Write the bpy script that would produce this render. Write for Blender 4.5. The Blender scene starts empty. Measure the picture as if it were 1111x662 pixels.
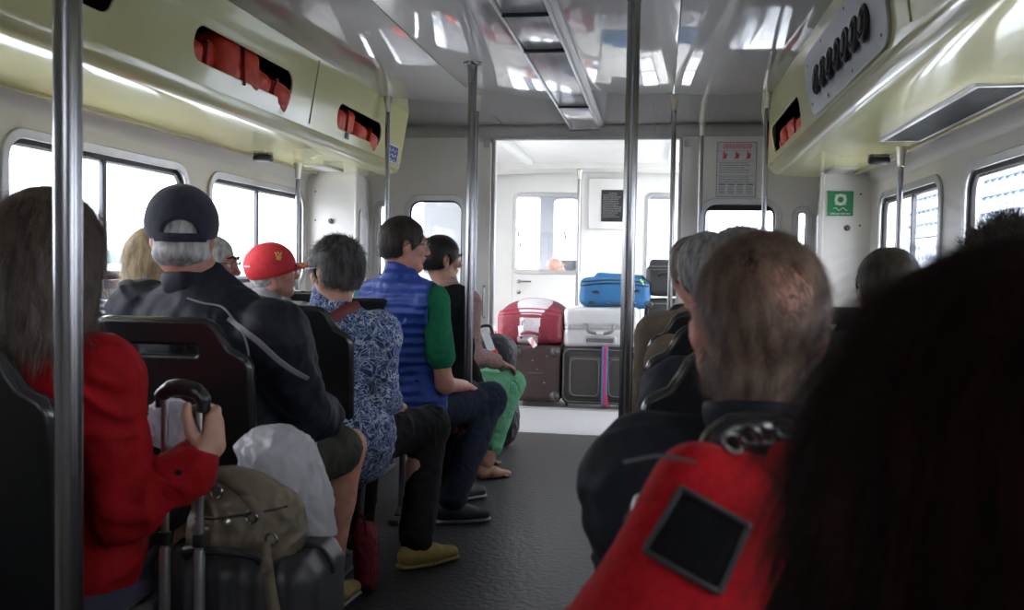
import bpy, bmesh, math, random
import numpy as np
from mathutils import Vector, Matrix
from mathutils.bvhtree import BVHTree
random.seed(7); RNG = np.random.default_rng(7)
C = bpy.context.scene.collection
scene = bpy.context.scene
PI = math.pi
V3 = lambda *a: np.array(a, float)

# ------------------------------------------------------------------ camera, sky, exposure
cam_data = bpy.data.cameras.new('camera'); cam = bpy.data.objects.new('camera', cam_data); C.objects.link(cam)
cam_data.sensor_width = 36.0; cam_data.lens = 36.0 * 1000.0 / 1111.0
cam_data.clip_start = 0.02; cam_data.clip_end = 2000
_phi = math.atan(.0418); _th = math.atan(.1577 * math.cos(_phi)); _ro = math.radians(1.0)
_f = Vector((-math.sin(_th) * math.cos(_phi), math.cos(_th) * math.cos(_phi), -math.sin(_phi)))
_r0 = Vector((math.cos(_th), math.sin(_th), 0)); _u0 = _r0.cross(_f)
_r = _r0 * math.cos(_ro) + _u0 * math.sin(_ro); _u = -_r0 * math.sin(_ro) + _u0 * math.cos(_ro)
m4 = Matrix((( _r.x, _u.x, -_f.x, 0), (_r.y, _u.y, -_f.y, 0), (_r.z, _u.z, -_f.z, 1.15), (0, 0, 0, 1)))
cam.matrix_world = m4
cam_data.dof.use_dof = True; cam_data.dof.focus_distance = 4.6; cam_data.dof.aperture_fstop = 6.0
scene.camera = cam
scene.view_settings.view_transform = 'Standard'; scene.view_settings.look = 'None'
scene.view_settings.gamma = 1.0; scene.view_settings.use_curve_mapping = False
scene.view_settings.exposure = 1.6

world = bpy.data.worlds.new('overcast_sky'); scene.world = world; world.use_nodes = True
wn = world.node_tree.nodes; wl = world.node_tree.links; wn.clear()
wo = wn.new('ShaderNodeOutputWorld'); wb = wn.new('ShaderNodeBackground'); wr = wn.new('ShaderNodeValToRGB')
wg = wn.new('ShaderNodeTexCoord'); ws = wn.new('ShaderNodeSeparateXYZ')
wl.new(wg.outputs['Generated'], ws.inputs[0]); wl.new(ws.outputs['Z'], wr.inputs[0])
wr.color_ramp.elements[0].position = 0.0; wr.color_ramp.elements[0].color = (.80, .83, .90, 1)
wr.color_ramp.elements[1].position = 0.6; wr.color_ramp.elements[1].color = (.98, .98, 1.0, 1)
wl.new(wr.outputs[0], wb.inputs[0]); wb.inputs[1].default_value = 4.0; wl.new(wb.outputs[0], wo.inputs[0])

# ------------------------------------------------------------------ materials
def mat(name, col, rough=.5, metal=0., vary=.06, scale=30., bump=0., bscale=None, coat=0., spec=.5, trans=0., sheen=0., col2=None, stretch=None, detail=3, fold=0., fscale=9.):
    m = bpy.data.materials.new(name); m.use_nodes = True; nt = m.node_tree; n = nt.nodes; l = nt.links
    b = n['Principled BSDF']; b.inputs['Roughness'].default_value = rough; b.inputs['Metallic'].default_value = metal
    b.inputs['Coat Weight'].default_value = coat; b.inputs['Specular IOR Level'].default_value = spec
    b.inputs['Transmission Weight'].default_value = trans; b.inputs['Sheen Weight'].default_value = sheen
    tc = n.new('ShaderNodeTexCoord'); no = n.new('ShaderNodeTexNoise'); no.inputs['Scale'].default_value = scale; no.inputs['Detail'].default_value = detail
    src = tc.outputs['Object']
    if stretch:
        mp = n.new('ShaderNodeMapping'); mp.inputs['Scale'].default_value = stretch; l.new(src, mp.inputs[0]); src = mp.outputs[0]
    l.new(src, no.inputs['Vector'])
    rp = n.new('ShaderNodeValToRGB'); rp.color_ramp.elements[0].position = .35; rp.color_ramp.elements[1].position = .65
    a = [max(0, c * (1 - vary)) for c in col]; c2 = col2 if col2 else [min(1, c * (1 + vary)) for c in col]
    rp.color_ramp.elements[0].color = (*a, 1); rp.color_ramp.elements[1].color = (*c2, 1)
    l.new(no.outputs['Fac'], rp.inputs[0]); l.new(rp.outputs[0], b.inputs['Base Color'])
    if bump:
        bp = n.new('ShaderNodeBump'); bp.inputs['Strength'].default_value = bump; bp.inputs['Distance'].default_value = .01
        if bscale:
            n2 = n.new('ShaderNodeTexNoise'); n2.inputs['Scale'].default_value = bscale; n2.inputs['Detail'].default_value = 2; l.new(src, n2.inputs['Vector'])
            l.new(n2.outputs['Fac'], bp.inputs['Height'])
        else: l.new(no.outputs['Fac'], bp.inputs['Height'])
        l.new(bp.outputs[0], b.inputs['Normal'])
    if fold:
        n3 = n.new('ShaderNodeTexNoise'); n3.inputs['Scale'].default_value = fscale; n3.inputs['Detail'].default_value = 1.5; n3.inputs['Distortion'].default_value = 1.8; n3.noise_type = 'RIDGED_MULTIFRACTAL'; l.new(src, n3.inputs['Vector'])
        b2 = n.new('ShaderNodeBump'); b2.inputs['Strength'].default_value = fold; b2.inputs['Distance'].default_value = .035; l.new(n3.outputs['Fac'], b2.inputs['Height'])
        if bump: l.new(bp.outputs[0], b2.inputs['Normal'])
        l.new(b2.outputs[0], b.inputs['Normal'])
    return m

def glass_mat(name, tint=(.95, .97, 1.)):
    m = bpy.data.materials.new(name); m.use_nodes = True; nt = m.node_tree; n = nt.nodes; l = nt.links; n.clear()
    o = n.new('ShaderNodeOutputMaterial'); mx = n.new('ShaderNodeMixShader'); t = n.new('ShaderNodeBsdfTransparent'); g = n.new('ShaderNodeBsdfGlossy')
    lw = n.new('ShaderNodeLayerWeight'); pw = n.new('ShaderNodeMath'); pw.operation = 'POWER'; pw.inputs[1].default_value = 5; fr = n.new('ShaderNodeMath'); fr.operation = 'MULTIPLY_ADD'; fr.inputs[1].default_value = .9; fr.inputs[2].default_value = .04
    l.new(lw.outputs['Facing'], pw.inputs[0]); l.new(pw.outputs[0], fr.inputs[0]); g.inputs['Roughness'].default_value = .02
    no = n.new('ShaderNodeTexNoise'); no.inputs['Scale'].default_value = 3; rp = n.new('ShaderNodeValToRGB')
    rp.color_ramp.elements[0].color = (*[c * .97 for c in tint], 1); rp.color_ramp.elements[1].color = (*tint, 1)
    tc = n.new('ShaderNodeTexCoord'); l.new(tc.outputs['Object'], no.inputs['Vector']); l.new(no.outputs['Fac'], rp.inputs[0]); l.new(rp.outputs[0], t.inputs[0])
    l.new(fr.outputs[0], mx.inputs[0]); l.new(t.outputs[0], mx.inputs[1]); l.new(g.outputs[0], mx.inputs[2]); l.new(mx.outputs[0], o.inputs[0])
    return m

def film_mat(name, col, alpha=.6, rough=.2):
    m = mat(name, col, rough, vary=.05, scale=8, bump=.3, bscale=30, fold=.7, fscale=7)
    nt = m.node_tree; n = nt.nodes; l = nt.links; b = n['Principled BSDF']
    tl = n.new('ShaderNodeBsdfTranslucent'); tl.inputs[0].default_value = (*col, 1); mx = n.new('ShaderNodeMixShader'); mx.inputs[0].default_value = .35
    tr = n.new('ShaderNodeBsdfTransparent'); m2 = n.new('ShaderNodeMixShader'); m2.inputs[0].default_value = alpha
    o = n['Material Output']
    l.new(b.outputs[0], mx.inputs[1]); l.new(tl.outputs[0], mx.inputs[2]); l.new(tr.outputs[0], m2.inputs[1]); l.new(mx.outputs[0], m2.inputs[2]); l.new(m2.outputs[0], o.inputs[0])
    return m

def hair_mat(name, c1, c2, rough=.5):
    m = mat(name, c1, rough, vary=.25, scale=60, col2=c2, stretch=(1, 1, .25), bump=.3, bscale=220, spec=.3)
    return m

M = {}
M['wall'] = mat('white_gelcoat_wall', (.80, .775, .74), .35, vary=.02, scale=4)
M['vwall'] = mat('white_painted_vestibule', (.78, .78, .76), .4, vary=.02, scale=4)
M['cream'] = mat('cream_gelcoat', (.80, .77, .40), .18, vary=.03, scale=3, bump=.02, bscale=5, coat=.4)
M['creamtrim'] = mat('cream_trim', (.55, .50, .28), .35, vary=.04)
M['ceil'] = mat('glossy_grey_ceiling', (.66, .65, .65), .06, vary=.02, scale=2, bump=.004, bscale=1.4, coat=.3, spec=.8)
M['header'] = mat('grey_header_paint', (.48, .465, .45), .5, vary=.04)
M['floor'] = mat('grey_speckled_vinyl', (.022, .0235, .026), .45, vary=.35, scale=130, col2=(.068, .071, .077), bump=.35, bscale=38)
M['floor2'] = mat('light_grey_deck_vinyl', (.30, .31, .33), .4, vary=.15, scale=160, bump=.06, bscale=40)
M['steel'] = mat('brushed_stainless', (.27, .265, .27), .27, metal=1., vary=.08, scale=25, stretch=(1, 1, .05), bump=.04, bscale=120)
M['brass'] = mat('satin_collar_metal', (.50, .47, .40), .3, metal=1., vary=.05)
M['alu'] = mat('anodised_aluminium', (.50, .50, .51), .35, metal=.8, vary=.04)
M['rubber'] = mat('black_rubber_seal', (.02, .02, .022), .5, vary=.1)
M['black'] = mat('black_plastic', (.018, .018, .02), .32, vary=.1, bump=.05, bscale=300)
M['seat'] = mat('dark_seat_plastic', (.009, .009, .010), .3, vary=.1, bump=.08, bscale=350, coat=.15)
M['seatrim'] = mat('glossy_grey_seat_edge', (.024, .024, .026), .25, vary=.15, coat=.4)  # edge rim, a lighter grey and glossier than the seat back
M['seatfab'] = mat('navy_seat_fabric', (.02, .024, .055), .9, vary=.3, scale=300, sheen=.3)
M['greyplastic'] = mat('grey_plastic', (.09, .09, .095), .4, vary=.06)
M['orange'] = mat('orange_lifejacket_nylon', (.82, .070, .028), .5, vary=.10, scale=14, bump=.5, bscale=24)
M['orangestrap'] = mat('dark_strap', (.30, .03, .015), .6)
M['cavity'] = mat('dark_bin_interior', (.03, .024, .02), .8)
M['panelwhite'] = mat('white_service_panel', (.60, .61, .64), .4, vary=.02)
M['grille'] = mat('dark_grille_metal', (.10, .105, .115), .45, metal=.4, vary=.1)
M['lens'] = mat('frosted_lamp_lens', (.62, .62, .60), .35, vary=.04)
M['diffuser'] = mat('milky_light_diffuser', (.46, .44, .47), .18, vary=.08, scale=3, stretch=(12, .4, 1), coat=.4)
M['paper'] = mat('white_paper_notice', (.66, .66, .68), .5, vary=.02)
M['ink'] = mat('grey_print', (.22, .22, .24), .6)
M['redink'] = mat('red_print', (.62, .08, .07), .6)
M['green'] = mat('green_safety_sign', (.02, .26, .10), .4, vary=.03)
M['signwhite'] = mat('pale_sign_print', (.72, .78, .68), .5)
M['blueink'] = mat('blue_sticker', (.04, .06, .25), .4)
M['glass'] = glass_mat('window_glass')
M['glass2'] = glass_mat('tinted_glass', (.80, .86, .90))
M['skin'] = mat('skin', (.52, .29, .21), .5, vary=.12, scale=22, spec=.35, bump=.08, bscale=120)
M['skin_ruddy'] = mat('ruddy_skin', (.50, .23, .17), .5, vary=.16, scale=22, spec=.35, bump=.08, bscale=120)
M['skin_tan'] = mat('tanned_skin', (.36, .19, .13), .5, vary=.12, scale=22, spec=.35, bump=.08, bscale=120)
M['lips'] = mat('lips', (.40, .14, .12), .45)
M['eye'] = mat('eye_white', (.7, .7, .68), .2); M['iris'] = mat('dark_iris', (.03, .02, .015), .2)
M['hair_grey'] = hair_mat('grey_hair', (.30, .29, .28), (.52, .51, .49))
M['hair_midgrey'] = hair_mat('mid_grey_hair', (.12, .112, .105), (.26, .245, .23))
M['crimson'] = mat('crimson_bag_cloth', (.15, .006, .016), .8, vary=.2, bump=.1, fold=.5)
M['darkshell'] = mat('dark_grey_ribbed_shell', (.045, .045, .048), .45, vary=.06)
M['frame'] = mat('pale_window_frame_paint', (.27, .27, .28), .5, vary=.03)
M['hair_saltpepper'] = hair_mat('salt_and_pepper_hair', (.02, .018, .017), (.09, .083, .08))
M['hair_dark'] = hair_mat('dark_brown_hair', (.018, .013, .01), (.045, .032, .024))
M['hair_black'] = hair_mat('black_hair', (.006, .005, .005), (.016, .012, .011), .45)
M['hair_auburn'] = hair_mat('auburn_black_hair', (.004, .002, .0018), (.020, .005, .0035), .75)
M['hair_auburn'].node_tree.nodes['Principled BSDF'].inputs['Specular IOR Level'].default_value = .08
M['hair_brown'] = hair_mat('thin_brown_hair', (.11, .068, .048), (.27, .18, .13))
M['hair_ash'] = hair_mat('ash_brown_hair', (.085, .06, .045), (.19, .14, .11))
M['hair_blonde'] = hair_mat('blonde_hair', (.42, .30, .17), (.66, .51, .32))
M['navycloth'] = mat('navy_jacket_cloth', (.010, .012, .020), .7, vary=.2, scale=40, bump=.1, bscale=60, spec=.3, fold=.35, fscale=7)
M['navycap'] = mat('navy_cap_cloth', (.012, .014, .028), .85, vary=.2, scale=60, bump=.1, bscale=260, sheen=.2)
M['greycloth'] = mat('grey_piping_cloth', (.24, .245, .26), .7, vary=.06)
M['redcloth'] = mat('red_jacket_cloth', (.30, .006, .010), .8, vary=.1, scale=30, bump=.1, bscale=60, spec=.15, fold=.45, fscale=8)
M['redcap'] = mat('red_cap_cloth', (.55, .02, .03), .75, vary=.1, scale=60, bump=.1, bscale=240)
M['gold'] = mat('gold_embroidery', (.60, .36, .06), .55, vary=.2, scale=200)
M['white'] = mat('white_embroidery', (.75, .74, .72), .6)
M['green_cloth'] = mat('green_polo_cloth', (.010, .135, .065), .85, vary=.08, bump=.06, bscale=80, spec=.2, fold=.25, fscale=10)
M['mint'] = mat('mint_trouser_cloth', (.13, .37, .21), .85, vary=.06, bump=.06, bscale=80, spec=.2, fold=.5, fscale=10)
M['jeans'] = mat('dark_denim', (.016, .022, .040), .85, vary=.25, scale=120, bump=.1, bscale=60, spec=.2, fold=.35, fscale=9)
M['darktrouser'] = mat('black_trouser_cloth', (.010, .010, .011), .85, vary=.15, bump=.1, bscale=60, spec=.2, fold=.35, fscale=9)
M['khaki'] = mat('dark_khaki_shorts', (.045, .045, .034), .85, vary=.12, bump=.1, bscale=60, spec=.2, fold=.4, fscale=9)
M['greytee'] = mat('grey_jersey', (.20, .20, .21), .85, vary=.08, bump=.08)
M['brownjacket'] = mat('brown_jacket_cloth', (.12, .085, .06), .85, vary=.12, bump=.1)
M['redstrap'] = mat('dark_red_strap_leather', (.13, .018, .018), .6, vary=.1)
M['tanshoe'] = mat('mustard_shoe_suede', (.30, .22, .075), .8, vary=.1)
M['shoe'] = mat('dark_trainer_mesh', (.03, .035, .045), .7, vary=.3, scale=80)
M['sole'] = mat('pale_grey_sole', (.30, .31, .33), .6)
M['beige'] = mat('taupe_handbag_leather', (.17, .135, .095), .55, vary=.15, scale=14, bump=.1, bscale=60, fold=.7, fscale=9)
M['plastic'] = film_mat('white_plastic_carrier_film', (.58, .58, .62), .88, .25)
M['clear'] = film_mat('clear_plastic_wrap', (.72, .73, .80), .85, .1)
M['suit_brown'] = mat('brown_suitcase_nylon', (.024, .011, .0105), .6, vary=.12, scale=200, bump=.08, bscale=300)
M['suit_grey'] = mat('charcoal_brown_suitcase_nylon', (.020, .0175, .017), .65, vary=.15, scale=200, bump=.08, bscale=300)
M['suit_red'] = mat('burgundy_suitcase_nylon', (.15, .010, .024), .5, vary=.12, scale=90, bump=.12, bscale=20, fold=.2)
M['suit_patch'] = mat('pale_grey_suitcase_panel', (.46, .44, .47), .6, vary=.05)
M['suit_silver'] = mat('silver_hard_shell', (.50, .51, .53), .3, metal=.25, vary=.03, coat=.2)
M['suit_blue'] = mat('blue_suitcase_nylon', (.012, .105, .26), .6, vary=.12, scale=120, bump=.1, bscale=20)
M['suit_black'] = mat('black_suitcase_nylon', (.018, .018, .020), .55, vary=.15, scale=200, bump=.06)
M['lilac'] = mat('blue_luggage_strap', (.05, .10, .26), .6); M['magenta'] = mat('magenta_luggage_strap', (.26, .015, .06), .6)
M['packgrey'] = mat('dark_grey_pack_nylon', (.028, .030, .036), .7, vary=.15, bump=.1, fold=.6, fscale=10)
M['packred'] = mat('red_backpack_nylon', (.34, .006, .010), .8, vary=.12, scale=120, bump=.1, bscale=60, spec=.15, fold=.3)
M['mesh'] = mat('black_mesh_panel', (.005, .005, .006), .9, spec=.12, vary=.3, scale=400, bump=.2, bscale=500)
M['tag'] = mat('white_luggage_tag', (.72, .71, .74), .45)
M['lime'] = mat('lime_cord', (.35, .7, .08), .5)
M['sea'] = mat('sea_water', (.10, .13, .14), .15, vary=.2, scale=.8, bump=.3, bscale=1.5)
M['ship'] = mat('ship_white_paint', (.56, .60, .68), .5, vary=.03, scale=.3)
M['shipglass'] = mat('ship_blue_glazing', (.15, .22, .34), .2, vary=.25, scale=.6)
M['lifeboat'] = mat('lifeboat_orange', (.60, .30, .10), .5)
M['land'] = mat('far_shore_trees', (.20, .25, .22), .9, vary=.3, scale=.1)
M['quay'] = mat('far_shore_buildings', (.42, .34, .32), .8, vary=.2, scale=.2)

def shirt_pattern(name, base, a, b, sc, kind='noise'):
    m = bpy.data.materials.new(name); m.use_nodes = True; nt = m.node_tree; n = nt.nodes; l = nt.links; p = n['Principled BSDF']
    p.inputs['Roughness'].default_value = .85
    tc = n.new('ShaderNodeTexCoord'); no = n.new('ShaderNodeTexNoise'); no.inputs['Scale'].default_value = sc; no.inputs['Detail'].default_value = 2; no.inputs['Distortion'].default_value = 1.6
    vo = n.new('ShaderNodeTexVoronoi'); vo.inputs['Scale'].default_value = sc * 1.1; vo.feature = 'DISTANCE_TO_EDGE'
    l.new(tc.outputs['Object'], no.inputs['Vector']); l.new(tc.outputs['Object'], vo.inputs['Vector'])
    r1 = n.new('ShaderNodeValToRGB'); r1.color_ramp.interpolation = 'CONSTANT'
    r1.color_ramp.elements[0].color = (*base, 1); r1.color_ramp.elements[0].position = 0
    r1.color_ramp.elements[1].color = (*a, 1); r1.color_ramp.elements[1].position = .50
    e = r1.color_ramp.elements.new(.56); e.color = (*base, 1); e = r1.color_ramp.elements.new(.63); e.color = (*b, 1)
    e = r1.color_ramp.elements.new(.40); e.color = (*b, 1); e = r1.color_ramp.elements.new(.45); e.color = (*base, 1)
    r2 = n.new('ShaderNodeValToRGB'); r2.color_ramp.elements[0].position = .008; r2.color_ramp.elements[1].position = .02
    mx = n.new('ShaderNodeMixRGB'); mx.inputs[1].default_value = (*a, 1)
    l.new(no.outputs['Fac'], r1.inputs[0]); l.new(vo.outputs['Distance'], r2.inputs[0]); l.new(r2.outputs[0], mx.inputs[0]); l.new(r1.outputs[0], mx.inputs[2]); l.new(mx.outputs[0], p.inputs['Base Color'])
    return m
M['hawaii'] = shirt_pattern('blue_white_print_cotton', (.012, .022, .085), (.34, .40, .50), (.10, .16, .33), 20)
M['pinkprint'] = shirt_pattern('pink_speckled_knit', (.30, .17, .16), (.12, .06, .06), (.42, .28, .26), 90)
def stripes(name, c1, c2, scale, axis='Z'):
    m = bpy.data.materials.new(name); m.use_nodes = True; nt = m.node_tree; n = nt.nodes; l = nt.links; p = n['Principled BSDF']; p.inputs['Roughness'].default_value = .85
    tc = n.new('ShaderNodeTexCoord'); w = n.new('ShaderNodeTexWave'); w.bands_direction = axis; w.inputs['Scale'].default_value = scale; w.inputs['Distortion'].default_value = .4
    r = n.new('ShaderNodeValToRGB'); r.color_ramp.elements[0].position = .45; r.color_ramp.elements[1].position = .55
    r.color_ramp.elements[0].color = (*c1, 1); r.color_ramp.elements[1].color = (*c2, 1)
    l.new(tc.outputs['Object'], w.inputs[0]); l.new(w.outputs['Fac'], r.inputs[0]); l.new(r.outputs[0], p.inputs['Base Color']); return m
M['striped'] = stripes('navy_white_striped_jersey', (.03, .035, .07), (.55, .55, .56), 16)
def quilted():
    m = mat('blue_quilted_nylon', (.010, .045, .27), .62, vary=.1, scale=20); nt = m.node_tree; n = nt.nodes; l = nt.links
    tc = n.new('ShaderNodeTexCoord'); w = n.new('ShaderNodeTexWave'); w.bands_direction = 'Z'; w.inputs['Scale'].default_value = 7.5; w.inputs['Distortion'].default_value = 1.0; w.inputs['Detail Scale'].default_value = 2.0
    w.wave_profile = 'SIN'; bp = n.new('ShaderNodeBump'); bp.inputs['Strength'].default_value = .45; bp.inputs['Distance'].default_value = .02
    l.new(tc.outputs['Object'], w.inputs[0]); l.new(w.outputs['Fac'], bp.inputs['Height']); l.new(bp.outputs[0], n['Principled BSDF'].inputs['Normal']); return m
M['quilt'] = quilted()

# ------------------------------------------------------------------ mesh collector
class MB:
    def __init__(s): s.V = []; s.F = []; s.I = []; s.n = 0
    def add(s, V, F, mi=0):
        V = np.asarray(V, float).reshape(-1, 3); s.V.append(V); n = s.n
        if isinstance(F, np.ndarray): s.F += (F + n).tolist(); k = len(F)
        else: s.F += [[i + n for i in f] for f in F]; k = len(F)
        s.I += [mi] * k if not hasattr(mi, '__len__') else list(mi)
        s.n += len(V); return s
    def bm(s, bm, mi=0, mx=None):
        bm.verts.ensure_lookup_table(); V = [tuple((mx @ v.co) if mx else v.co) for v in bm.verts]
        for i, v in enumerate(bm.verts): v.index = i
        F = [[v.index for v in f.verts] for f in bm.faces]; bm.free(); return s.add(V, F, mi)
    def box(s, c, size, bev=0., rot=None, mi=0, seg=2):
        bm = bmesh.new(); bmesh.ops.create_cube(bm, size=1.0)
        for v in bm.verts: v.co = Vector((v.co.x * size[0], v.co.y * size[1], v.co.z * size[2]))
        if bev > 0: bmesh.ops.bevel(bm, geom=bm.edges[:], offset=min(bev, min(size) * .49), segments=seg, profile=.5, affect='EDGES')
        mx = Matrix.Translation(Vector(c))
        if rot is not None: mx = mx @ (rot if isinstance(rot, Matrix) else Matrix.Rotation(rot[2], 4, 'Z') @ Matrix.Rotation(rot[1], 4, 'Y') @ Matrix.Rotation(rot[0], 4, 'X'))
        return s.bm(bm, mi, mx)
    def tube(s, path, r, n=12, mi=0, cap=True, flat=None):
        P = [Vector(p) for p in path]; rs = r if hasattr(r, '__len__') else [r] * len(P)
        V = []; F = []; up = None
        for i, p in enumerate(P):
            t = (P[min(i + 1, len(P) - 1)] - P[max(i - 1, 0)]).normalized()
            if up is None:
                up = Vector((0, 0, 1)) if abs(t.z) < .9 else Vector((1, 0, 0))
                if flat is not None: up = Vector(flat[0])
            a = (up - t * up.dot(t)).normalized(); up = a; b = t.cross(a)
            fl = 1 if flat is None else flat[1]
            for k in range(n):
                an = 2 * PI * k / n; V.append(tuple(p + (a * math.cos(an) * fl + b * math.sin(an)) * rs[i]))
        for i in range(len(P) - 1):
            for k in range(n): F.append([i * n + k, i * n + (k + 1) % n, (i + 1) * n + (k + 1) % n, (i + 1) * n + k])
        if cap: F.append(list(range(n))[::-1]); F.append([(len(P) - 1) * n + k for k in range(n)])
        return s.add(V, F, mi)
    def lathe(s, prof, c=(0, 0, 0), axis=(0, 0, 1), n=24, mi=0):
        ax = Vector(axis).normalized(); a = ax.orthogonal().normalized(); b = ax.cross(a); V = []; F = []; c = Vector(c)
        for (r, z) in prof:
            for k in range(n):
                an = 2 * PI * k / n; V.append(tuple(c + ax * z + (a * math.cos(an) + b * math.sin(an)) * r))
        m = len(prof)
        for i in range(m - 1):
            for k in range(n): F.append([i * n + k, i * n + (k + 1) % n, (i + 1) * n + (k + 1) % n, (i + 1) * n + k])
        if prof[0][0] > 1e-4: F.append(list(range(n))[::-1])
        if prof[-1][0] > 1e-4: F.append([(m - 1) * n + k for k in range(n)])
        return s.add(V, F, mi)
    def plate(s, outer, holes, t, mx, bev=0., mi=0):
        """flat plate in local xy (holes cut through), thickness t centred on z=0, moved by mx"""
        cu = bpy.data.curves.new('c', 'CURVE'); cu.dimensions = '2D'; cu.fill_mode = 'BOTH'; cu.extrude = max(t / 2 - bev, 1e-4); cu.bevel_depth = bev; cu.bevel_resolution = 2
        for lp in [outer] + list(holes):
            sp = cu.splines.new('POLY'); sp.points.add(len(lp) - 1); sp.use_cyclic_u = True
            for q, p in zip(sp.points, lp): q.co = (p[0], p[1], 0, 1)
        o = bpy.data.objects.new('c', cu); me = bpy.data.meshes.new_from_object(o)
        V = np.array([v.co[:] for v in me.vertices]).reshape(-1, 3); F = [list(p.vertices) for p in me.polygons]
        bpy.data.objects.remove(o); bpy.data.curves.remove(cu); bpy.data.meshes.remove(me)
        R = np.array(mx)[:3, :3]; T = np.array(mx)[:3, 3]
        return s.add(V @ R.T + T, F, mi)
    def text(s, txt, size, mx, mi=0, t=.001, align='CENTER', bold=0.):
        cu = bpy.data.curves.new('c', 'FONT'); cu.body = txt; cu.size = size; cu.extrude = t / 2; cu.align_x = align; cu.align_y = 'CENTER'; cu.offset = bold
        o = bpy.data.objects.new('c', cu); me = bpy.data.meshes.new_from_object(o)
        V = np.array([v.co[:] for v in me.vertices]).reshape(-1, 3); F = [list(p.vertices) for p in me.polygons]
        bpy.data.objects.remove(o); bpy.data.curves.remove(cu); bpy.data.meshes.remove(me)
        R = np.array(mx)[:3, :3]; T = np.array(mx)[:3, 3]
        return s.add(V @ R.T + T, F, mi)
    def build(s, name, mats, parent=None, org=None, sharp=40, merge=False):
        if not isinstance(mats, (list, tuple)): mats = [mats]
        V = np.concatenate(s.V); o3 = V3(*org) if org is not None else (V3(*parent.get('_o', (0, 0, 0))) if parent is not None else V3(0, 0, 0))
        me = bpy.data.meshes.new(name); me.from_pydata((V - o3).tolist(), [], s.F); me.polygons.foreach_set('material_index', s.I)
        for m in mats: me.materials.append(M[m] if isinstance(m, str) else m)
        me.validate(); me.shade_smooth(); me.set_sharp_from_angle(angle=math.radians(sharp)); me.update()
        o = bpy.data.objects.new(name, me); C.objects.link(o)
        if parent is not None: o.parent = parent; o['_o'] = tuple(o3)
        else: o.location = o3; o['_o'] = tuple(o3)
        return o

def tag(o, label=None, cat=None, group=None, kind=None):
    if label: o['label'] = label
    if cat: o['category'] = cat
    if group: o['group'] = group
    if kind: o['kind'] = kind
    return o
def thing(name, label, cat, loc=(0, 0, 0), group=None):
    o = bpy.data.objects.new(name, None); C.objects.link(o); o.location = loc; o['_o'] = tuple(float(v) for v in loc); o.empty_display_size = .05
    return tag(o, label, cat, group)
def copy_tree(o, parent=None):
    c = o.copy(); C.objects.link(c)
    if parent is not None: c.parent = parent
    for ch in list(o.children): copy_tree(ch, c)
    return c
def struct(name, mb, m, **k): return tag(mb.build(name, m, **k), kind='structure')
def rrect(x0, y0, x1, y1, r, n=6):
    rs = r if hasattr(r, '__len__') else [r] * 4; P = []
    for (cx, cy, a0, rr) in ((x1, y1, 0, rs[0]), (x0, y1, 90, rs[1]), (x0, y0, 180, rs[2]), (x1, y0, 270, rs[3])):
        ox = cx - rr if cx == x1 else cx + rr; oy = cy - rr if cy == y1 else cy + rr
        for k in range(n + 1):
            a = math.radians(a0 + 90 * k / n); P.append((ox + rr * math.cos(a), oy + rr * math.sin(a)))
    return P
# local (x,y) of a plate -> world: plane facing -Y at depth y ; plane of constant x
def mxXZ(y): return Matrix(((1, 0, 0, 0), (0, 0, 1, y), (0, 1, 0, 0), (0, 0, 0, 1)))
def mxYZ(x): return Matrix(((0, 0, 1, x), (1, 0, 0, 0), (0, 1, 0, 0), (0, 0, 0, 1)))
def mxXY(z): return Matrix.Translation((0, 0, z))

# ------------------------------------------------------------------ soft shapes by signed distance
def rotm(yaw=0, pitch=0, roll=0):
    R = Matrix.Rotation(math.radians(yaw), 3, 'Z') @ Matrix.Rotation(math.radians(pitch), 3, 'X') @ Matrix.Rotation(math.radians(roll), 3, 'Y')
    return np.array(R)
def RC(a, b, ra, rb, k=.02, flat=None, op='u'):
    a = V3(*a); b = V3(*b); ba = b - a; L2 = max(ba @ ba, 1e-9)
    if flat is not None: nv = V3(*flat[0]); nv = nv / np.linalg.norm(nv); fs = flat[1]
    def f(p):
        q = p - a; t = np.clip(q @ ba / L2, 0, 1); q = q - t[:, None] * ba
        if flat is not None: h = q @ nv; q = q + np.outer(h / fs - h, nv); return (np.linalg.norm(q, axis=1) - (ra + t * (rb - ra))) * min(1, fs) ** .5
        return np.linalg.norm(q, axis=1) - (ra + t * (rb - ra))
    R = max(ra, rb) * (max(1, flat[1]) if flat is not None else 1)
    return dict(f=f, lo=np.minimum(a, b) - R, hi=np.maximum(a, b) + R, k=k, op=op)
def EL(c, r, R=None, k=.02, op='u'):
    c = V3(*c); r = V3(*r)
    def f(p):
        q = p - c
        if R is not None: q = q @ R
        k0 = np.linalg.norm(q / r, axis=1); k1 = np.linalg.norm(q / r ** 2, axis=1); return k0 * (k0 - 1) / np.maximum(k1, 1e-6)
    m = r.max() if R is not None else r
    return dict(f=f, lo=c - m, hi=c + m, k=k, op=op)
def BX(c, h, rad=.02, R=None, k=.01, op='u', puff=0.):
    c = V3(*c); h = V3(*h)
    def f(p):
        q = p - c
        if R is not None: q = q @ R
        if puff:
            u = np.clip(np.abs(q) / h, 0, 1); infl = puff * ((1 - u[:, 0] ** 2) * (1 - u[:, 2] ** 2) + (1 - u[:, 1] ** 2) * (1 - u[:, 2] ** 2) * .5 + (1 - u[:, 0] ** 2) * (1 - u[:, 1] ** 2))
        else: infl = 0
        d = np.abs(q) - (h - rad)
        return np.linalg.norm(np.maximum(d, 0), axis=1) + np.minimum(d.max(1), 0) - rad - infl
    m = (np.linalg.norm(h) if R is not None else h) + puff * 1.5
    return dict(f=f, lo=c - m, hi=c + m, k=k, op=op)
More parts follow.
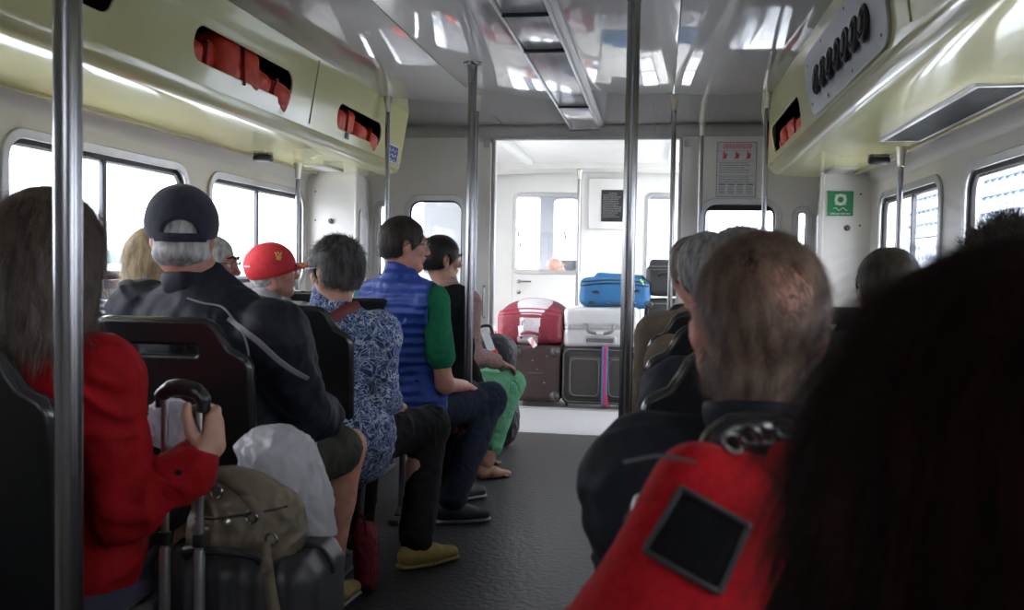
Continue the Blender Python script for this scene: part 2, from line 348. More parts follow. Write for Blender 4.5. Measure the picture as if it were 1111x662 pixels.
def PG(poly, yc, th, r=.012, k=.01, edge=.05, slope=0.):
    Q = np.array(poly, float)
    def f(p):
        x = p[:, [0, 2]]; d = np.full(len(p), 1e9); sgn = np.ones(len(p)); n = len(Q)
        for i in range(n):
            a = Q[i]; b = Q[(i + 1) % n]; e = b - a; w = x - a; t = np.clip(w @ e / (e @ e), 0, 1); d = np.minimum(d, ((w - t[:, None] * e) ** 2).sum(1))
            c1 = x[:, 1] >= a[1]; c2 = x[:, 1] < b[1]; c3 = e[0] * w[:, 1] > e[1] * w[:, 0]; fl = (c1 & c2 & c3) | (~c1 & ~c2 & ~c3); sgn[fl] *= -1
        d2 = np.sqrt(d) * sgn; t = th * np.sqrt(np.clip(-d2 / edge, .05, 1)); return np.maximum(d2 + r, np.abs(p[:, 1] - yc - slope * (x[:, 1] - Q[:, 1].mean())) - t) - r
    m = th + r + abs(slope) * .2; return dict(f=f, lo=V3(Q[:, 0].min() - r, yc - m, Q[:, 1].min() - r), hi=V3(Q[:, 0].max() + r, yc + m, Q[:, 1].max() + r), k=k, op='u')
def HS(pt, n, k=.01):   # cut away everything on the +n side
    pt = V3(*pt); n = V3(*n); n = n / np.linalg.norm(n)
    return dict(f=lambda p: -((p - pt) @ n), lo=None, hi=None, k=k, op='s')
def noise(p, s, seed=0):
    r = np.random.default_rng(seed); v = 0
    q = p * s
    for i in range(4):
        A = r.normal(size=(3, 3)); ph = r.uniform(0, 6.28, 3); w = np.sin(q @ A.T + ph); q = q + .6 * w[:, [1, 2, 0]]; v = v + w.sum(1) / 3
    return v / 2.2
def sdf_eval(prims, h, disp=None, pad=.02):
    add = [q for q in prims if q['op'] == 'u']
    lo = np.min([q['lo'] for q in add], 0) - pad; hi = np.max([q['hi'] for q in add], 0) + pad
    n = np.ceil((hi - lo) / h).astype(int) + 1
    ax = [lo[i] + h * np.arange(n[i]) for i in range(3)]; D = np.full(n, .5, np.float64)
    for q in prims:
        if q['lo'] is None: sl = [slice(0, n[i]) for i in range(3)]
        else:
            mg = q['k'] + 3 * h + .01; sl = []
            for i in range(3):
                a = int(np.clip(np.floor((q['lo'][i] - mg - lo[i]) / h), 0, n[i])); b = int(np.clip(np.ceil((q['hi'][i] + mg - lo[i]) / h) + 1, 0, n[i])); sl.append(slice(a, b))
        g = np.meshgrid(*[ax[i][sl[i]] for i in range(3)], indexing='ij'); p = np.stack([x.ravel() for x in g], 1)
        if len(p) == 0: continue
        d = q['f'](p).reshape(g[0].shape); D0 = D[tuple(sl)]; k = max(q['k'], 1e-5)
        if q['op'] == 'u': hh = np.maximum(k - np.abs(D0 - d), 0) / k; D[tuple(sl)] = np.minimum(D0, d) - hh * hh * k * .25
        else: d = -d; hh = np.maximum(k - np.abs(D0 - d), 0) / k; D[tuple(sl)] = np.maximum(D0, d) + hh * hh * k * .25
    if disp is not None:
        m = np.abs(D) < .06; idx = np.argwhere(m); p = lo + idx * h; D[m] -= disp(p)
    return D, lo
def nets(D, lo, h):
    ins = D < 0; n = D.shape
    c = np.zeros(tuple(k - 1 for k in n), int)
    for i in (0, 1):
        for j in (0, 1):
            for k in (0, 1): c += ins[i:n[0] - 1 + i, j:n[1] - 1 + j, k:n[2] - 1 + k]
    act = np.argwhere((c > 0) & (c < 8)); idx = np.full(c.shape, -1, int); idx[tuple(act.T)] = np.arange(len(act))
    acc = np.zeros((len(act), 3)); cnt = np.zeros(len(act)); I = act.T
    cor = [(i, j, k) for i in (0, 1) for j in (0, 1) for k in (0, 1)]
    for a in cor:
        for ax in range(3):
            if a[ax] == 0:
                b = list(a); b[ax] = 1
                va = D[I[0] + a[0], I[1] + a[1], I[2] + a[2]]; vb = D[I[0] + b[0], I[1] + b[1], I[2] + b[2]]
                m = (va < 0) != (vb < 0); t = va / np.where(m, va - vb, 1); p = np.tile(np.array(a, float), (len(act), 1)); p[:, ax] = t
                acc[m] += p[m]; cnt[m] += 1
    V = lo + (act + acc / np.maximum(cnt, 1)[:, None]) * h
    F = []
    for ax in range(3):
        sl0 = [slice(1, n[i] - 1) for i in range(3)]; sl1 = [slice(1, n[i] - 1) for i in range(3)]
        sl0[ax] = slice(0, n[ax] - 1); sl1[ax] = slice(1, n[ax])
        A = ins[tuple(sl0)]; B = ins[tuple(sl1)]; e = np.argwhere(A != B)
        if not len(e): continue
        flip = A[tuple(e.T)]; off = np.array([1, 1, 1]); off[ax] = 0; e = e + off
        u, v = [(1, 2), (2, 0), (0, 1)][ax]
        def ci(du, dv):
            q = e.copy(); q[:, u] -= du; q[:, v] -= dv; return idx[tuple(q.T)]
        quad = np.stack([ci(1, 1), ci(0, 1), ci(0, 0), ci(1, 0)], 1); quad[~flip] = quad[~flip][:, ::-1]
        F.append(quad[(quad >= 0).all(1)])
    return V, np.concatenate(F)
def soft(prims, h, disp=None, pad=.02):
    D, lo = sdf_eval(prims, h, disp, pad); return nets(D, lo, h)
def face_stats(V, F):
    a = V[F[:, 0]]; b = V[F[:, 1]]; c = V[F[:, 2]]; d = V[F[:, 3]]; n = np.cross(c - a, d - b); A = np.linalg.norm(n, axis=1); return (a + b + c + d) / 4, n / np.maximum(A, 1e-12)[:, None], A
def strands(V, F, n, length, flow, keep=None, lift=.2, width=.0012, droop=0., jit=.25, seg=3, rng=RNG, sink=.002):
    """tapered hair blades rooted on the surface, lying along flow(p, normal)"""
    c, nn, A = face_stats(V, F); ok = np.ones(len(c), bool) if keep is None else keep(c)
    w = A * ok; w = w / w.sum(); i = rng.choice(len(c), n, p=w); u = rng.random((n, 2))
    p = V[F[i, 0]] * ((1 - u[:, :1]) * (1 - u[:, 1:])) + V[F[i, 1]] * (u[:, :1] * (1 - u[:, 1:])) + V[F[i, 2]] * (u[:, :1] * u[:, 1:]) + V[F[i, 3]] * ((1 - u[:, :1]) * u[:, 1:])
    N = nn[i]; d = flow(p, N) + rng.normal(size=(n, 3)) * jit; d = d - (d * N).sum(1)[:, None] * N; d /= np.maximum(np.linalg.norm(d, axis=1), 1e-6)[:, None]
    d = d + N * (lift * rng.random((n, 1)) * 1.6); d /= np.linalg.norm(d, axis=1)[:, None]
    s = np.cross(d, N); s /= np.maximum(np.linalg.norm(s, axis=1), 1e-6)[:, None]
    L = length * (.55 + .8 * rng.random((n, 1))); out = []; pos = p - N * sink
    for k in range(seg + 1):
        t = k / seg; wd = width * (1 - t) ** .6 if k < seg else width * .15
        out.append(pos - s * wd / 2); out.append(pos + s * wd / 2)
        d2 = d.copy(); d2[:, 2] -= droop * t; d2 -= N * (.25 * t * lift); d2 /= np.linalg.norm(d2, axis=1)[:, None]; pos = pos + d2 * L / seg
    VV = np.stack(out, 1).reshape(-1, 3); m = 2 * (seg + 1); base = np.arange(n)[:, None] * m
    FF = np.concatenate([base + np.array([[2 * k, 2 * k + 1, 2 * k + 3, 2 * k + 2]]) for k in range(seg)])
    return VV, FF
# ------------------------------------------------------------------ the cabin
XL, XR, ZC, YB, CX0 = -2.2, 1.2, 2.13, 6.4, -.51
mb = MB(); mb.box((-.5, 2.5, -.03), (3.6, 7.6, .06)); struct('floor', mb, 'floor')
mb = MB(); mb.box((-.5, 9.35, -.032), (4.6, 6.1, .06)); mb.box((-.5, 6.29, .002), (1.34, .012, .004), .001); o = struct('floor_foredeck', mb, 'floor2'); o.name = 'floor'
mb = MB(); mb.box((-.5, 7.42, .004), (2.3, .03, .012), .003); struct('trim_1', mb, 'alu')
# ceiling of glossy panels with fine joints
mb = MB()
for x0, x1 in ((-2.2, -1.08), (-1.075, -.615), (-.42, .06), (.065, 1.2)):
    for y0, y1 in ((-1.2, 2.3), (2.304, 6.38)): mb.box(((x0 + x1) / 2, (y0 + y1) / 2, ZC + .02), (x1 - x0, y1 - y0, .04), .002)
mb.box((-.5, 2.6, ZC + .05), (3.4, 7.6, .04))
struct('ceiling', mb, 'ceil')
FILL_WIN = [(-.85, -.15, 1.45, 1.9)]  # rear window behind the camera, added to light the bulkhead and ceiling
mb = MB(); mb.plate([(-2.3, -.02), (1.3, -.02), (1.3, 2.2), (-2.3, 2.2)], [rrect(a, c, b, d, .09) for a, b, c, d in FILL_WIN], .05, mxXZ(-1.2)); struct('wall_back', mb, 'wall')
for i, (a, b, c, d) in enumerate(FILL_WIN):
    fr = MB(); fr.plate(rrect(a - .024, c - .024, b + .024, d + .024, .11), [rrect(a + .01, c + .01, b - .01, d - .01, .08)], .014, mxXZ(-1.168), .004); w = tag(fr.build('window_%d' % (20 + i), 'alu', org=((a + b) / 2, -1.2, (c + d) / 2)), kind='structure')
    g = MB(); g.box(((a + b) / 2, -1.2, (c + d) / 2), (b - a - .02, .004, d - c - .02)); g.build('pane', 'glass', w)
# white decks beside the cabin, added to bounce daylight up through the windows
mb = MB(); mb.box((-2.85, 3.5, .52), (1.15, 12, .08), .02); struct('floor_bounce_deck', mb, 'vwall').name = 'floor'
mb = MB(); mb.box((1.85, 3.5, .52), (1.15, 12, .08), .02); struct('floor_bounce_deck', mb, 'vwall').name = 'floor'

def side_wall(name, x, sgn, wins, nwin):
    """sgn +1: interior lies towards +x"""
    holes = [rrect(y0, z0, y1, z1, .09) for (y0, y1, z0, z1) in wins]
    mb = MB(); mb.plate([(-1.2, -.02), (6.4, -.02), (6.4, 1.655), (-1.2, 1.655)], holes, .05, mxYZ(x - sgn * .025))
    # curved top of the wall running in under the lockers
    pts = [(0, 1.65), (.004, 1.672), (.02, 1.70), (.05, 1.718), (.11, 1.728)]
    V = []; F = []
    for y in (-1.2, 6.4):
        for dx, z in pts: V.append((x + sgn * dx, y, z))
        for dx, z in pts[::-1]: V.append((x + sgn * dx - sgn * .02, y, z + .02))
    n = len(pts) * 2
    for k in range(n): F.append([k, (k + 1) % n, n + (k + 1) % n, n + k])
    mb.add(V, F); mb.box((x - sgn * .045, 2.6, 1.92), (.05, 7.6, .56)); struct(name, mb, 'wall', sharp=50)
    for i, (y0, y1, z0, z1) in enumerate(wins):
        nm = 'window_%d' % (nwin + i); fr = MB()
        fr.plate(rrect(y0 - .024, z0 - .024, y1 + .024, z1 + .024, .11), [rrect(y0 + .004, z0 + .004, y1 - .004, z1 - .004, .085)], .014, mxYZ(x + sgn * .006), .004)
        w = tag(fr.build(nm, 'alu', org=(x, (y0 + y1) / 2, (z0 + z1) / 2)), kind='structure')
        s = MB(); s.plate(rrect(y0 + .003, z0 + .003, y1 - .003, z1 - .003, .086), [rrect(y0 + .022, z0 + .022, y1 - .022, z1 - .022, .07)], .02, mxYZ(x - sgn * .018), .003)
        s.build('window_seal', 'rubber', w)
        ym = (y0 + y1) / 2; b = MB(); b.box((x - sgn * .03, ym, (z0 + z1) / 2), (.02, .03, z1 - z0 - .02), .003); b.box((x - sgn * .018, ym - .02, (z0 + z1) / 2), (.012, .012, z1 - z0 - .03), .002)
        b.build('mullion', 'grille', w)
        b = MB(); b.box((x - sgn * .03, ym, z0 + .035), (.02, y1 - y0 - .05, .02), .002); b.box((x - sgn * .03, ym, z1 - .028), (.02, y1 - y0 - .05, .012), .002); b.build('sliding_rail', 'alu', w)
        g = MB(); g.box((x - sgn * .034, (y0 + ym) / 2 + .01, (z0 + z1) / 2), (.004, (y1 - y0) / 2 - .02, z1 - z0 - .04)); g.build('pane', 'glass', w)
        g = MB(); g.box((x - sgn * .040, (y1 + ym) / 2 - .01, (z0 + z1) / 2), (.004, (y1 - y0) / 2 - .02, z1 - z0 - .04)); g.build('pane', 'glass', w)
side_wall('wall_left', XL, 1, [(1.38, 2.60, 1.06, 1.575), (2.84, 4.05, 1.06, 1.575), (4.29, 5.49, 1.03, 1.575)], 10)  # first window is out of view, added to brighten the foreground
side_wall('wall_right', XR, -1, [(-.28, .90, 1.05, 1.56), (1.22, 2.40, 1.05, 1.56), (2.72, 3.90, 1.05, 1.56), (4.23, 5.32, 1.05, 1.56)], 14)  # first two windows are out of view, added as extra foreground light
# bulkhead with the wide opening, two windows and two narrow ones
W = [(-1.765, -1.365, .84, 1.615), (.29, .775, .84, 1.60), (-1.985, -1.915, 1.0, 1.575), (.91, .975, 1.0, 1.55)]
op = rrect(-1.14, -.01, .125, 2.03, .004, 1)
mb = MB(); mb.plate([(-2.3, -.02), (1.3, -.02), (1.3, 2.2), (-2.3, 2.2)], [rrect(a, c, b, d, .085 if b - a > .2 else .03) for a, b, c, d in W] + [op], .05, mxXZ(YB + .025))
struct('wall_front', mb, 'wall')
for i, (a, b, c, d) in enumerate(W):
    r = .085 if b - a > .2 else .03
    fr = MB(); fr.plate(rrect(a - .03, c - .03, b + .03, d + .03, r + .03), [rrect(a + .004, c + .004, b - .004, d - .004, r)], .014, mxXZ(YB - .006), .004)
    w = tag(fr.build('window_%d' % (5 + i), 'alu', org=((a + b) / 2, YB, (c + d) / 2)), kind='structure')
    s = MB(); q = min(.016, (b - a) * .15); s.plate(rrect(a + .003, c + .003, b - .003, d - .003, r), [rrect(a + q, c + q, b - q, d - q, max(r - .014, .01))], .02, mxXZ(YB + .012), .003); s.build('window_seal', 'rubber', w)
    g = MB(); g.box(((a + b) / 2, YB + .03, (c + d) / 2), (b - a - .02, .004, d - c - .02)); g.build('pane', 'glass', w)
    if i == 1:
        s = MB(); s.box(((a + b) / 2, YB + .02, d - .03), (b - a - .03, .02, .035), .004); s.build('blind_roll', 'rubber', w)
mb = MB(); mb.box((-1.84 + .7, YB - .006, 2.09), (2.2, .012, .078), .002); mb.box((-.01 + .49, YB - .006, 2.09), (1.03, .012, .078), .002); struct('trim_2', mb, 'header')
mb = MB()
for x in (-1.15, .135): mb.box((x, YB - .008, 1.015), (.022, .035, 2.03), .004)
mb.box((-.507, YB - .008, 2.04), (1.30, .035, .022), .004); struct('trim_3', mb, 'alu')
# sliding door leaves standing open in front of the bulkhead
for nm, x0, x1 in (('door_1', -1.285, -1.165), ('door_2', .15, .255)):
    d = MB(); d.box(((x0 + x1) / 2, YB - .035, 1.01), (x1 - x0, .03, 2.0), .006); w = tag(d.build(nm, 'wall', org=((x0 + x1) / 2, YB - .035, 0)), kind='structure')
    s = MB(); xs = x0 + .07 if x0 < 0 else x1 - .035
    s.box((xs + .02 if x0 < 0 else x0 + .025, YB - .06, 2.0), (.045, .02, .05), .003); s.build('door_stop', 'header', w)
    if x0 < 0:
        h = MB(); hx = -1.20; h.tube([(hx, YB - .05, .79), (hx, YB - .085, .80), (hx, YB - .085, 1.0), (hx, YB - .05, 1.01)], .008, 10); h.build('door_handle', 'steel', w)
# corner boxes either side in front of the bulkhead, each with a locker door on its slanted face
for nm, xo, xi, xb, in (('wall_corner_left', XL, -1.875, -2.06), ('wall_corner_right', XR, .93, 1.04)):
    s = 1 if xi < 0 else -1; mb = MB(); yf = 5.56
    V = [(xo, yf, -.0), (xi, yf, 0), (xb, YB, 0), (xo, YB, 0), (xo, yf, 1.74), (xi, yf, 1.74), (xb, YB, 1.74), (xo, YB, 1.74)]
    mb.add(V, [[0, 1, 5, 4], [1, 2, 6, 5], [4, 5, 6, 7]]); mb.tube([(xi, yf + .004, 0), (xi, yf + .004, 1.74)], .012, 8)
    w = tag(mb.build(nm, 'wall', org=((xo + xi) / 2, yf, 0)), kind='structure')
    for (zx, zz) in ((.06, 1.60), (.06, 1.42)): 
        k = MB(); k.lathe([(0, -.004), (.006, -.004), (.006, .002), (0, .002)], (xo + s * zx, yf, zz), (0, -1, 0), 10); k.build('screw', 'grille', w)
    # slanted locker door
    a = V3(xi, yf, 0); b = V3(xb, YB, 0); dr = (b - a) / np.linalg.norm(b - a); L = np.linalg.norm(b - a); nr = V3(dr[1], -dr[0], 0) * (1 if s > 0 else -1)
    mx = Matrix(((dr[0], 0, nr[0], a[0] + nr[0] * .006), (dr[1], 0, nr[1], a[1] + nr[1] * .006), (0, 1, 0, 0), (0, 0, 0, 1)))
    k = MB(); k.plate(rrect(.16, .5, L - .2, 1.50, .06), [rrect(.20, .54, L - .24, 1.46, .04)], .014, mx, .003); dd = k.build('locker_frame', 'alu', w)
    k = MB(); k.plate(rrect(.20, .54, L - .24, 1.46, .04), [], .008, mx, .002); k.build('locker_door', 'wall', w)
    k = MB(); pk = a + dr * (.27) + nr * .014; k.box((pk[0], pk[1], 1.18), (.01, .03, .05), .003); k.build('latch', 'alu', w)
k = MB(); k.lathe([(0, .012), (.012, .010), (.017, .0), (.017, -.004)], (-2.035, 5.548, 1.415), (0, -1, 0), 16); tag(k.build('coat_hook', 'greyplastic', org=(-2.035, 5.556, 1.415)), 'small round grey knob on the white corner wall at the left', 'hook')
k = MB(); k.lathe([(0, .012), (.012, .010), (.017, .0), (.017, -.004)], (1.07, 5.548, 1.405), (0, -1, 0), 16); tag(k.build('coat_hook', 'greyplastic', org=(1.07, 5.556, 1.405)), 'small round grey knob just below the green lifebuoy sign', 'hook')

# ------------------------------------------------------------------ overhead lockers
def locker(name, label, sgn, xi, holes, y0=-1.15, y1=5.9):
    t = thing(name, label, 'locker', (xi, y0, ZC))
    zf = 1.80; slope = -.055
    # face plate, local x = y, local y = z ; leaning a little
    mb = MB(); pass
    # x = xi + sgn_out*( (ZC - z)/.33*.055 ) where outwards is away from the aisle
    out = -1 if sgn > 0 else 1
    k = out * .055 / .33
    mx = Matrix(((0, -k, out, xi + k * ZC), (1, 0, 0, 0), (0, 1, 0, 0), (0, 0, 0, 1)))
    mb.plate([(y0, zf), (y1 - .06, zf), (y1 - .06, ZC + .01), (y0, ZC + .01)], holes, .012, mx @ Matrix.Translation((0, 0, .006)))
    # lower edge, underside: profile swept along y, shrinking round at the far end
    prof = [(xi + k * (ZC - zf), zf)]; cxp = prof[0][0] + out * .055; r = .062
    for j in range(1, 8):
        a = PI * .5 * j / 8; prof.append((cxp - out * .055 * math.cos(a) + out * .01 * j / 8, zf - .005 - r * math.sin(a)))
    prof += [(cxp + out * .05, 1.728), (xi + out * .50, 1.722)]
    prof += [(xi + out * .505, 1.712), (xi + out * .52, 1.712), (xi + out * .525, 1.722), (xi + out * .57, 1.72)]
    P = np.array(prof)
    ys = [y0, y1 - .06, y1 - .035, y1 - .015, y1 - .003, y1]; ins = [0, 0, .006, .02, .04, .062]
    V = []; F = []; cen = np.array([xi + out * .3, 1.95])
    ring = np.vstack([[(xi + k * (ZC - z), z) for z in (ZC, 2.02, 1.91)], P])
    for yy, q in zip(ys, ins):
        for (x, z) in ring:
            V.append((x + out * q * (1 if abs(x - xi) < .15 else 0), yy, z + (q if z < 1.80 else q * (1.9 - z) / .1 if z < 1.9 else 0)))
    n = len(ring)
    for i in range(len(ys) - 1):
        for j in range(n - 1):
            if i == 0 and j < 3: continue
            F.append([i * n + j, i * n + j + 1, (i + 1) * n + j + 1, (i + 1) * n + j])
    e = (len(ys) - 1) * n; V.append((xi + out * .57, y1, ZC)); F.append([e + j for j in range(n)] + [len(V) - 1])
    mb.add(V, F); mb.build('locker_body', 'cream', t, sharp=32)
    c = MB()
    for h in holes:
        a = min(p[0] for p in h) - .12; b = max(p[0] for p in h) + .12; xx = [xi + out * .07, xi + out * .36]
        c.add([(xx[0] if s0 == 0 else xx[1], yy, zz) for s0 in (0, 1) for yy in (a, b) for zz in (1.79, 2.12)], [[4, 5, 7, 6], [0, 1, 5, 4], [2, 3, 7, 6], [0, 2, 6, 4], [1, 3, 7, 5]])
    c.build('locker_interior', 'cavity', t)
    for h in holes: c = MB(); c.tube([tuple((mx @ Vector((p[0], p[1], .006)))) for p in h + h[:1]], .006, 8, cap=False); c.build('opening_rim', 'cream', t)
    pass
    c = MB(); c.box((xi + out * .512, (y0 + y1) / 2 - .05, 1.712), (.018, y1 - y0 - .15, .014), .004); c.build('edge_trim', 'creamtrim', t)
    return t, mx, out
LK, mxL, _ = locker('overhead_locker', 'long cream overhead locker over the left windows with lifejackets inside', 1, -1.62,
    [rrect(1.75, 1.885, 2.62, 2.02, .065), rrect(3.10, 1.872, 4.0, 2.008, .066), rrect(4.60, 1.852, 5.37, 1.99, .066)])
RK, mxR, _ = locker('overhead_locker', 'long cream overhead locker on the right with the seven black nozzles', -1, .60, [rrect(4.50, 1.83, 5.55, 1.985, .06)])
# seam grooves
for root, mx, ys in ((RK, mxR, (2.62,)), (LK, mxL, (4.25,))):
    c = MB()
    for y in ys: c.tube([tuple(mx @ Vector((y, z, -.001))) for z in (2.12, 1.95, 1.82)], .004, 6)
    c.build('panel_seam', 'creamtrim', root)
# lifejackets: folded orange slabs
def lifejacket(c, s, rot, label, seed):
    R = rotm(*rot); pr = [BX(V3(*c) + R @ V3(0, s[1] * q, 0), (s[0], s[1] * .46, s[2]), .03, R, .015, puff=.012) for q in (-.5, .5)]
    V, F = soft(pr, .008, lambda p: noise(p, 30, seed) * .006 + np.abs(noise(p, 50, seed + 1)) * .003)
    t = thing('lifejacket', label, 'lifejacket', tuple(c), 'orange lifejackets in the overhead lockers'); m = MB(); m.add(V, F); m.build('lifejacket_body', 'orange', t, sharp=60)
    m = MB(); q = [V3(*c) + R @ V3(sx * (s[0] + .004), s[1] * .05, sz * (s[2] + .004)) for sx, sz in ((1, 1), (1, -1), (-1, -1), (-1, 1), (1, 1))]
    m.tube(q, .007, 8); m.build('strap', 'orangestrap', t)
lifejacket((-1.80, 3.28, 1.925), (.09, .17, .065), (4, 10, 10), 'orange lifejacket at the near end of the larger left locker opening', 1)
lifejacket((-1.745, 3.53, 1.945), (.075, .16, .085), (-4, -6, -5), 'squarish orange lifejacket in the middle of the larger left locker opening', 2)
lifejacket((-1.74, 3.82, 1.90), (.07, .17, .06), (-6, -8, 15), 'orange lifejacket bulging from the far end of the larger left locker opening', 3)
lifejacket((-1.76, 4.80, 1.915), (.08, .2, .065), (5, 8, 8), 'red-orange lifejacket at the near end of the smaller left locker opening', 4)
lifejacket((-1.75, 5.17, 1.89), (.08, .15, .05), (-8, -10, 10), 'pinkish orange lifejacket at the far end of the smaller left locker opening', 5)
lifejacket((-1.82, 2.2, 1.93), (.09, .25, .06), (0, 0, 10), 'orange lifejacket in the nearest left locker opening behind the steel pole', 8)
lifejacket((.735, 4.82, 1.87), (.07, .22, .055), (4, 5, -8), 'folded orange lifejacket at the near end of the right locker opening', 6)
lifejacket((.735, 5.26, 1.87), (.08, .18, .05), (-6, -6, -12), 'crumpled orange lifejacket sagging from the far end of the right locker opening', 7)
# nozzle panel on the right locker
k = out = 1; kk = .055 / .33
pn = thing('nozzle_panel', 'white plate with a row of seven black air nozzles on the right locker', 'air vent', (.6, 3.45, 1.95))
m = MB(); m.plate(rrect(2.80, 1.815, 4.16, 2.06, .085), [], .012, mxR @ Matrix.Translation((0, 0, -.007)), .003); m.build('back_plate', 'panelwhite', pn)
Rn = np.array(mxR)[:3, :3]; nrm = Rn @ V3(0, 0, -1)
for i, y in enumerate((3.90, 3.755, 3.61, 3.465, 3.32, 3.18, 3.04)):
    c = V3(*(mxR @ Vector((y, 1.928, -.014)))); m = MB()
    m.lathe([(.062, 0), (.062, .005), (.055, .014), (.048, .015), (.040, .008), (.038, .004), (0, .004)], c, nrm, 28); nz = m.build('nozzle', 'rubber', pn)
    m = MB(); m.lathe([(.030, .002), (.030, .014), (.024, .020), (0, .020)], c, nrm, 20)
    for a in range(3):
        q = a * PI / 3; m.box(c + nrm * .009, (.009, .072, .005), .002, rot=Matrix.Rotation(q, 4, Vector(nrm)))
    m.build('nozzle_hub', 'rubber', nz)
for y, z in ((2.88, 1.85), (2.88, 2.03), (3.3, 1.835), (3.3, 2.045), (3.75, 1.835), (3.75, 2.045), (4.09, 1.86), (4.09, 2.02)):
    m = MB(); m.lathe([(0, .003), (.006, .002), (.006, 0)], V3(*(mxR @ Vector((y, z, -.013)))), nrm, 8); m.build('screw', 'grille', pn)
# underside fittings
g = thing('air_grille', 'long dark slatted air grille under the right locker', 'air vent', (1.05, 3.75, 1.72))
m = MB(); m.plate(rrect(.93, 2.98, 1.10, 4.20, .004, 1), [rrect(.945, 3.0, 1.085, 4.18, .002, 1)], .014, mxXY(1.722), .002); m.build('grille_frame', 'alu', g)
m = MB(); m.box((1.015, 3.59, 1.723), (.14, 1.18, .006)); 
for i in range(12): m.box((.951 + i * .0117, 3.59, 1.718), (.003, 1.18, .010))
m.build('slats', 'grille', g)
for (x, y, lb) in ((-2.06, 4.60, 'small black box fixed under the left overhead locker'), (1.045, 4.72, 'small black box fixed under the right overhead locker')):
    b = thing('sensor_box', lb, 'sensor', (x, y, 1.70)); m = MB(); m.box((x, y, 1.695), (.105, .05, .038), .016, seg=4); m.build('case', 'black', b)
    m = MB(); m.box((x, y, 1.716), (.09, .06, .012), .003); m.build('mount', 'greyplastic', b)
for (x, y, lb) in ((-2.0, 5.33, 'pale rectangular lamp set into the underside of the left locker'), (1.0, 5.45, 'pale rectangular lamp set into the underside of the right locker')):
    b = thing('recessed_lamp', lb, 'lamp', (x, y, 1.72)); m = MB(); m.plate(rrect(x - .065, y - .17, x + .065, y + .17, .01), [rrect(x - .045, y - .15, x + .045, y + .15, .006)], .012, mxXY(1.719), .002); m.build('lamp_frame', 'alu', b)
    m = MB(); m.box((x, y, 1.72), (.09, .30, .006)); m.build('lamp_lens', 'lens', b)
b = thing('sticker', 'small dark blue sticker with white script on the end of the left locker', 'sticker', (-1.66, 5.5, 1.82))
mk = mxL @ Matrix.Translation((0, 0, -.0015)); m = MB(); m.plate(rrect(5.50, 1.79, 5.76, 1.90, .02), [], .0015, mk); m.build('sticker_back', 'blueink', b)
m = MB(); m.plate(rrect(5.50, 1.79, 5.76, 1.90, .02), [rrect(5.508, 1.798, 5.752, 1.892, .016)], .002, mk @ Matrix.Translation((0, 0, -.001)))
for j in range(3): m.tube([tuple(mk @ Vector((5.53 + .2 * t / 8, 1.865 - j * .03 + .008 * math.sin(t * 1.9 + j), -.002))) for t in range(9)], .0025, 5)
m.build('sticker_print', 'white', b)
m = MB(); m.box(tuple(mxL @ Vector((4.78, 1.835, -.003))), (.006, .05, .035), .002); tag(m.build('label_plate', 'greyplastic', org=tuple(mxL @ Vector((4.78, 1.835, 0)))), 'tiny grey plate below the smaller left locker opening', 'plate')

# ------------------------------------------------------------------ ceiling light channel
b = thing('ceiling_light', 'long switched-off light channel running along the ceiling', 'light', (-.517, 4, ZC))
m = MB()
for x in (-.612, -.422): m.box((x, 3.75, 2.115), (.016, 5.2, .034), .004)
m.box((-.40, 3.75, 2.122), (.03, 5.2, .018), .004); m.box((-.517, 6.36, 2.112), (.22, .06, .04), .006); m.build('channel_frame', 'alu', b)
for y0, y1 in ((1.2, 3.47), (3.49, 4.05), (4.08, 5.47), (5.49, 6.33)):
    m = MB(); m.box((-.517, (y0 + y1) / 2, 2.112), (.172, y1 - y0 - .006, .02), .006); m.build('diffuser', 'diffuser', b)
for y in (3.48, 4.065, 5.48): m = MB(); m.box((-.517, y, 2.104), (.182, .028 if y == 4.065 else .014, .026), .006); m.build('joint_bar', 'rubber', b)

# ------------------------------------------------------------------ grab poles
def pole(x, y, r, z0, z1, label, top='flange', group=None):
    t = thing('grab_pole', label, 'pole', (x, y, z0), group); m = MB(); m.tube([(x, y, z0), (x, y, z1)], r, 28); m.build('pole_tube', 'steel', t)
    m = MB()
    if top == 'flange':
        m.lathe([(r * 1.0, -.10), (r * 1.12, -.098), (r * 1.15, -.012), (r * 2.1, -.010), (r * 2.2, -.004), (r * 2.2, 0)], (x, y, z1), (0, 0, 1), 28)
    else:
        m.lathe([(r, -.09), (r * 1.15, -.088), (r * 1.35, -.05), (r * 1.8, -.012), (r * 1.8, 0)], (x, y, z1), (0, 0, 1), 24)
    m.build('collar', 'steel' if top == 'flange' else 'brass', t)
    m = MB(); m.lathe([(r * 2.2, 0), (r * 2.2, .006), (r * 1.3, .012), (r * 1.2, .03), (r, .03)], (x, y, z0), (0, 0, 1), 24); m.build('floor_flange', 'steel', t)
pole(-.948, 1.37, .0222, 0, ZC, 'thick steel grab pole nearest the camera at the far left')
pole(-.098, 3.1, .0222, 0, ZC, 'thick steel grab pole in the middle in front of the luggage')
pole(-.907, 4.41, .021, 0, ZC, 'thick dark-looking steel pole with ceiling flange left of the doorway')
pole(-1.055, 5.26, .014, 0, ZC, 'thin bright pole just behind the thick one left of the doorway', 'cone')
pole(-1.585, 5.26, .014, 0, ZC, 'thin steel pole standing at the edge of the left locker behind the man in blue', 'cone')
pole(.07, 5.30, .014, 0, ZC, 'thin pole at the right edge of the bright doorway', 'cone')
pole(.57, 5.25, .014, 0, ZC, 'thin steel pole at the edge of the right locker beside its lifejackets', 'cone')
pole(.267, 6.30, .014, 0, ZC, 'thinnest pole against the front wall left of the paper notice', 'cone')
pole(-2.03, 5.0, .013, 0, 1.715, 'short pole below the left locker in front of the far left window', 'cone')
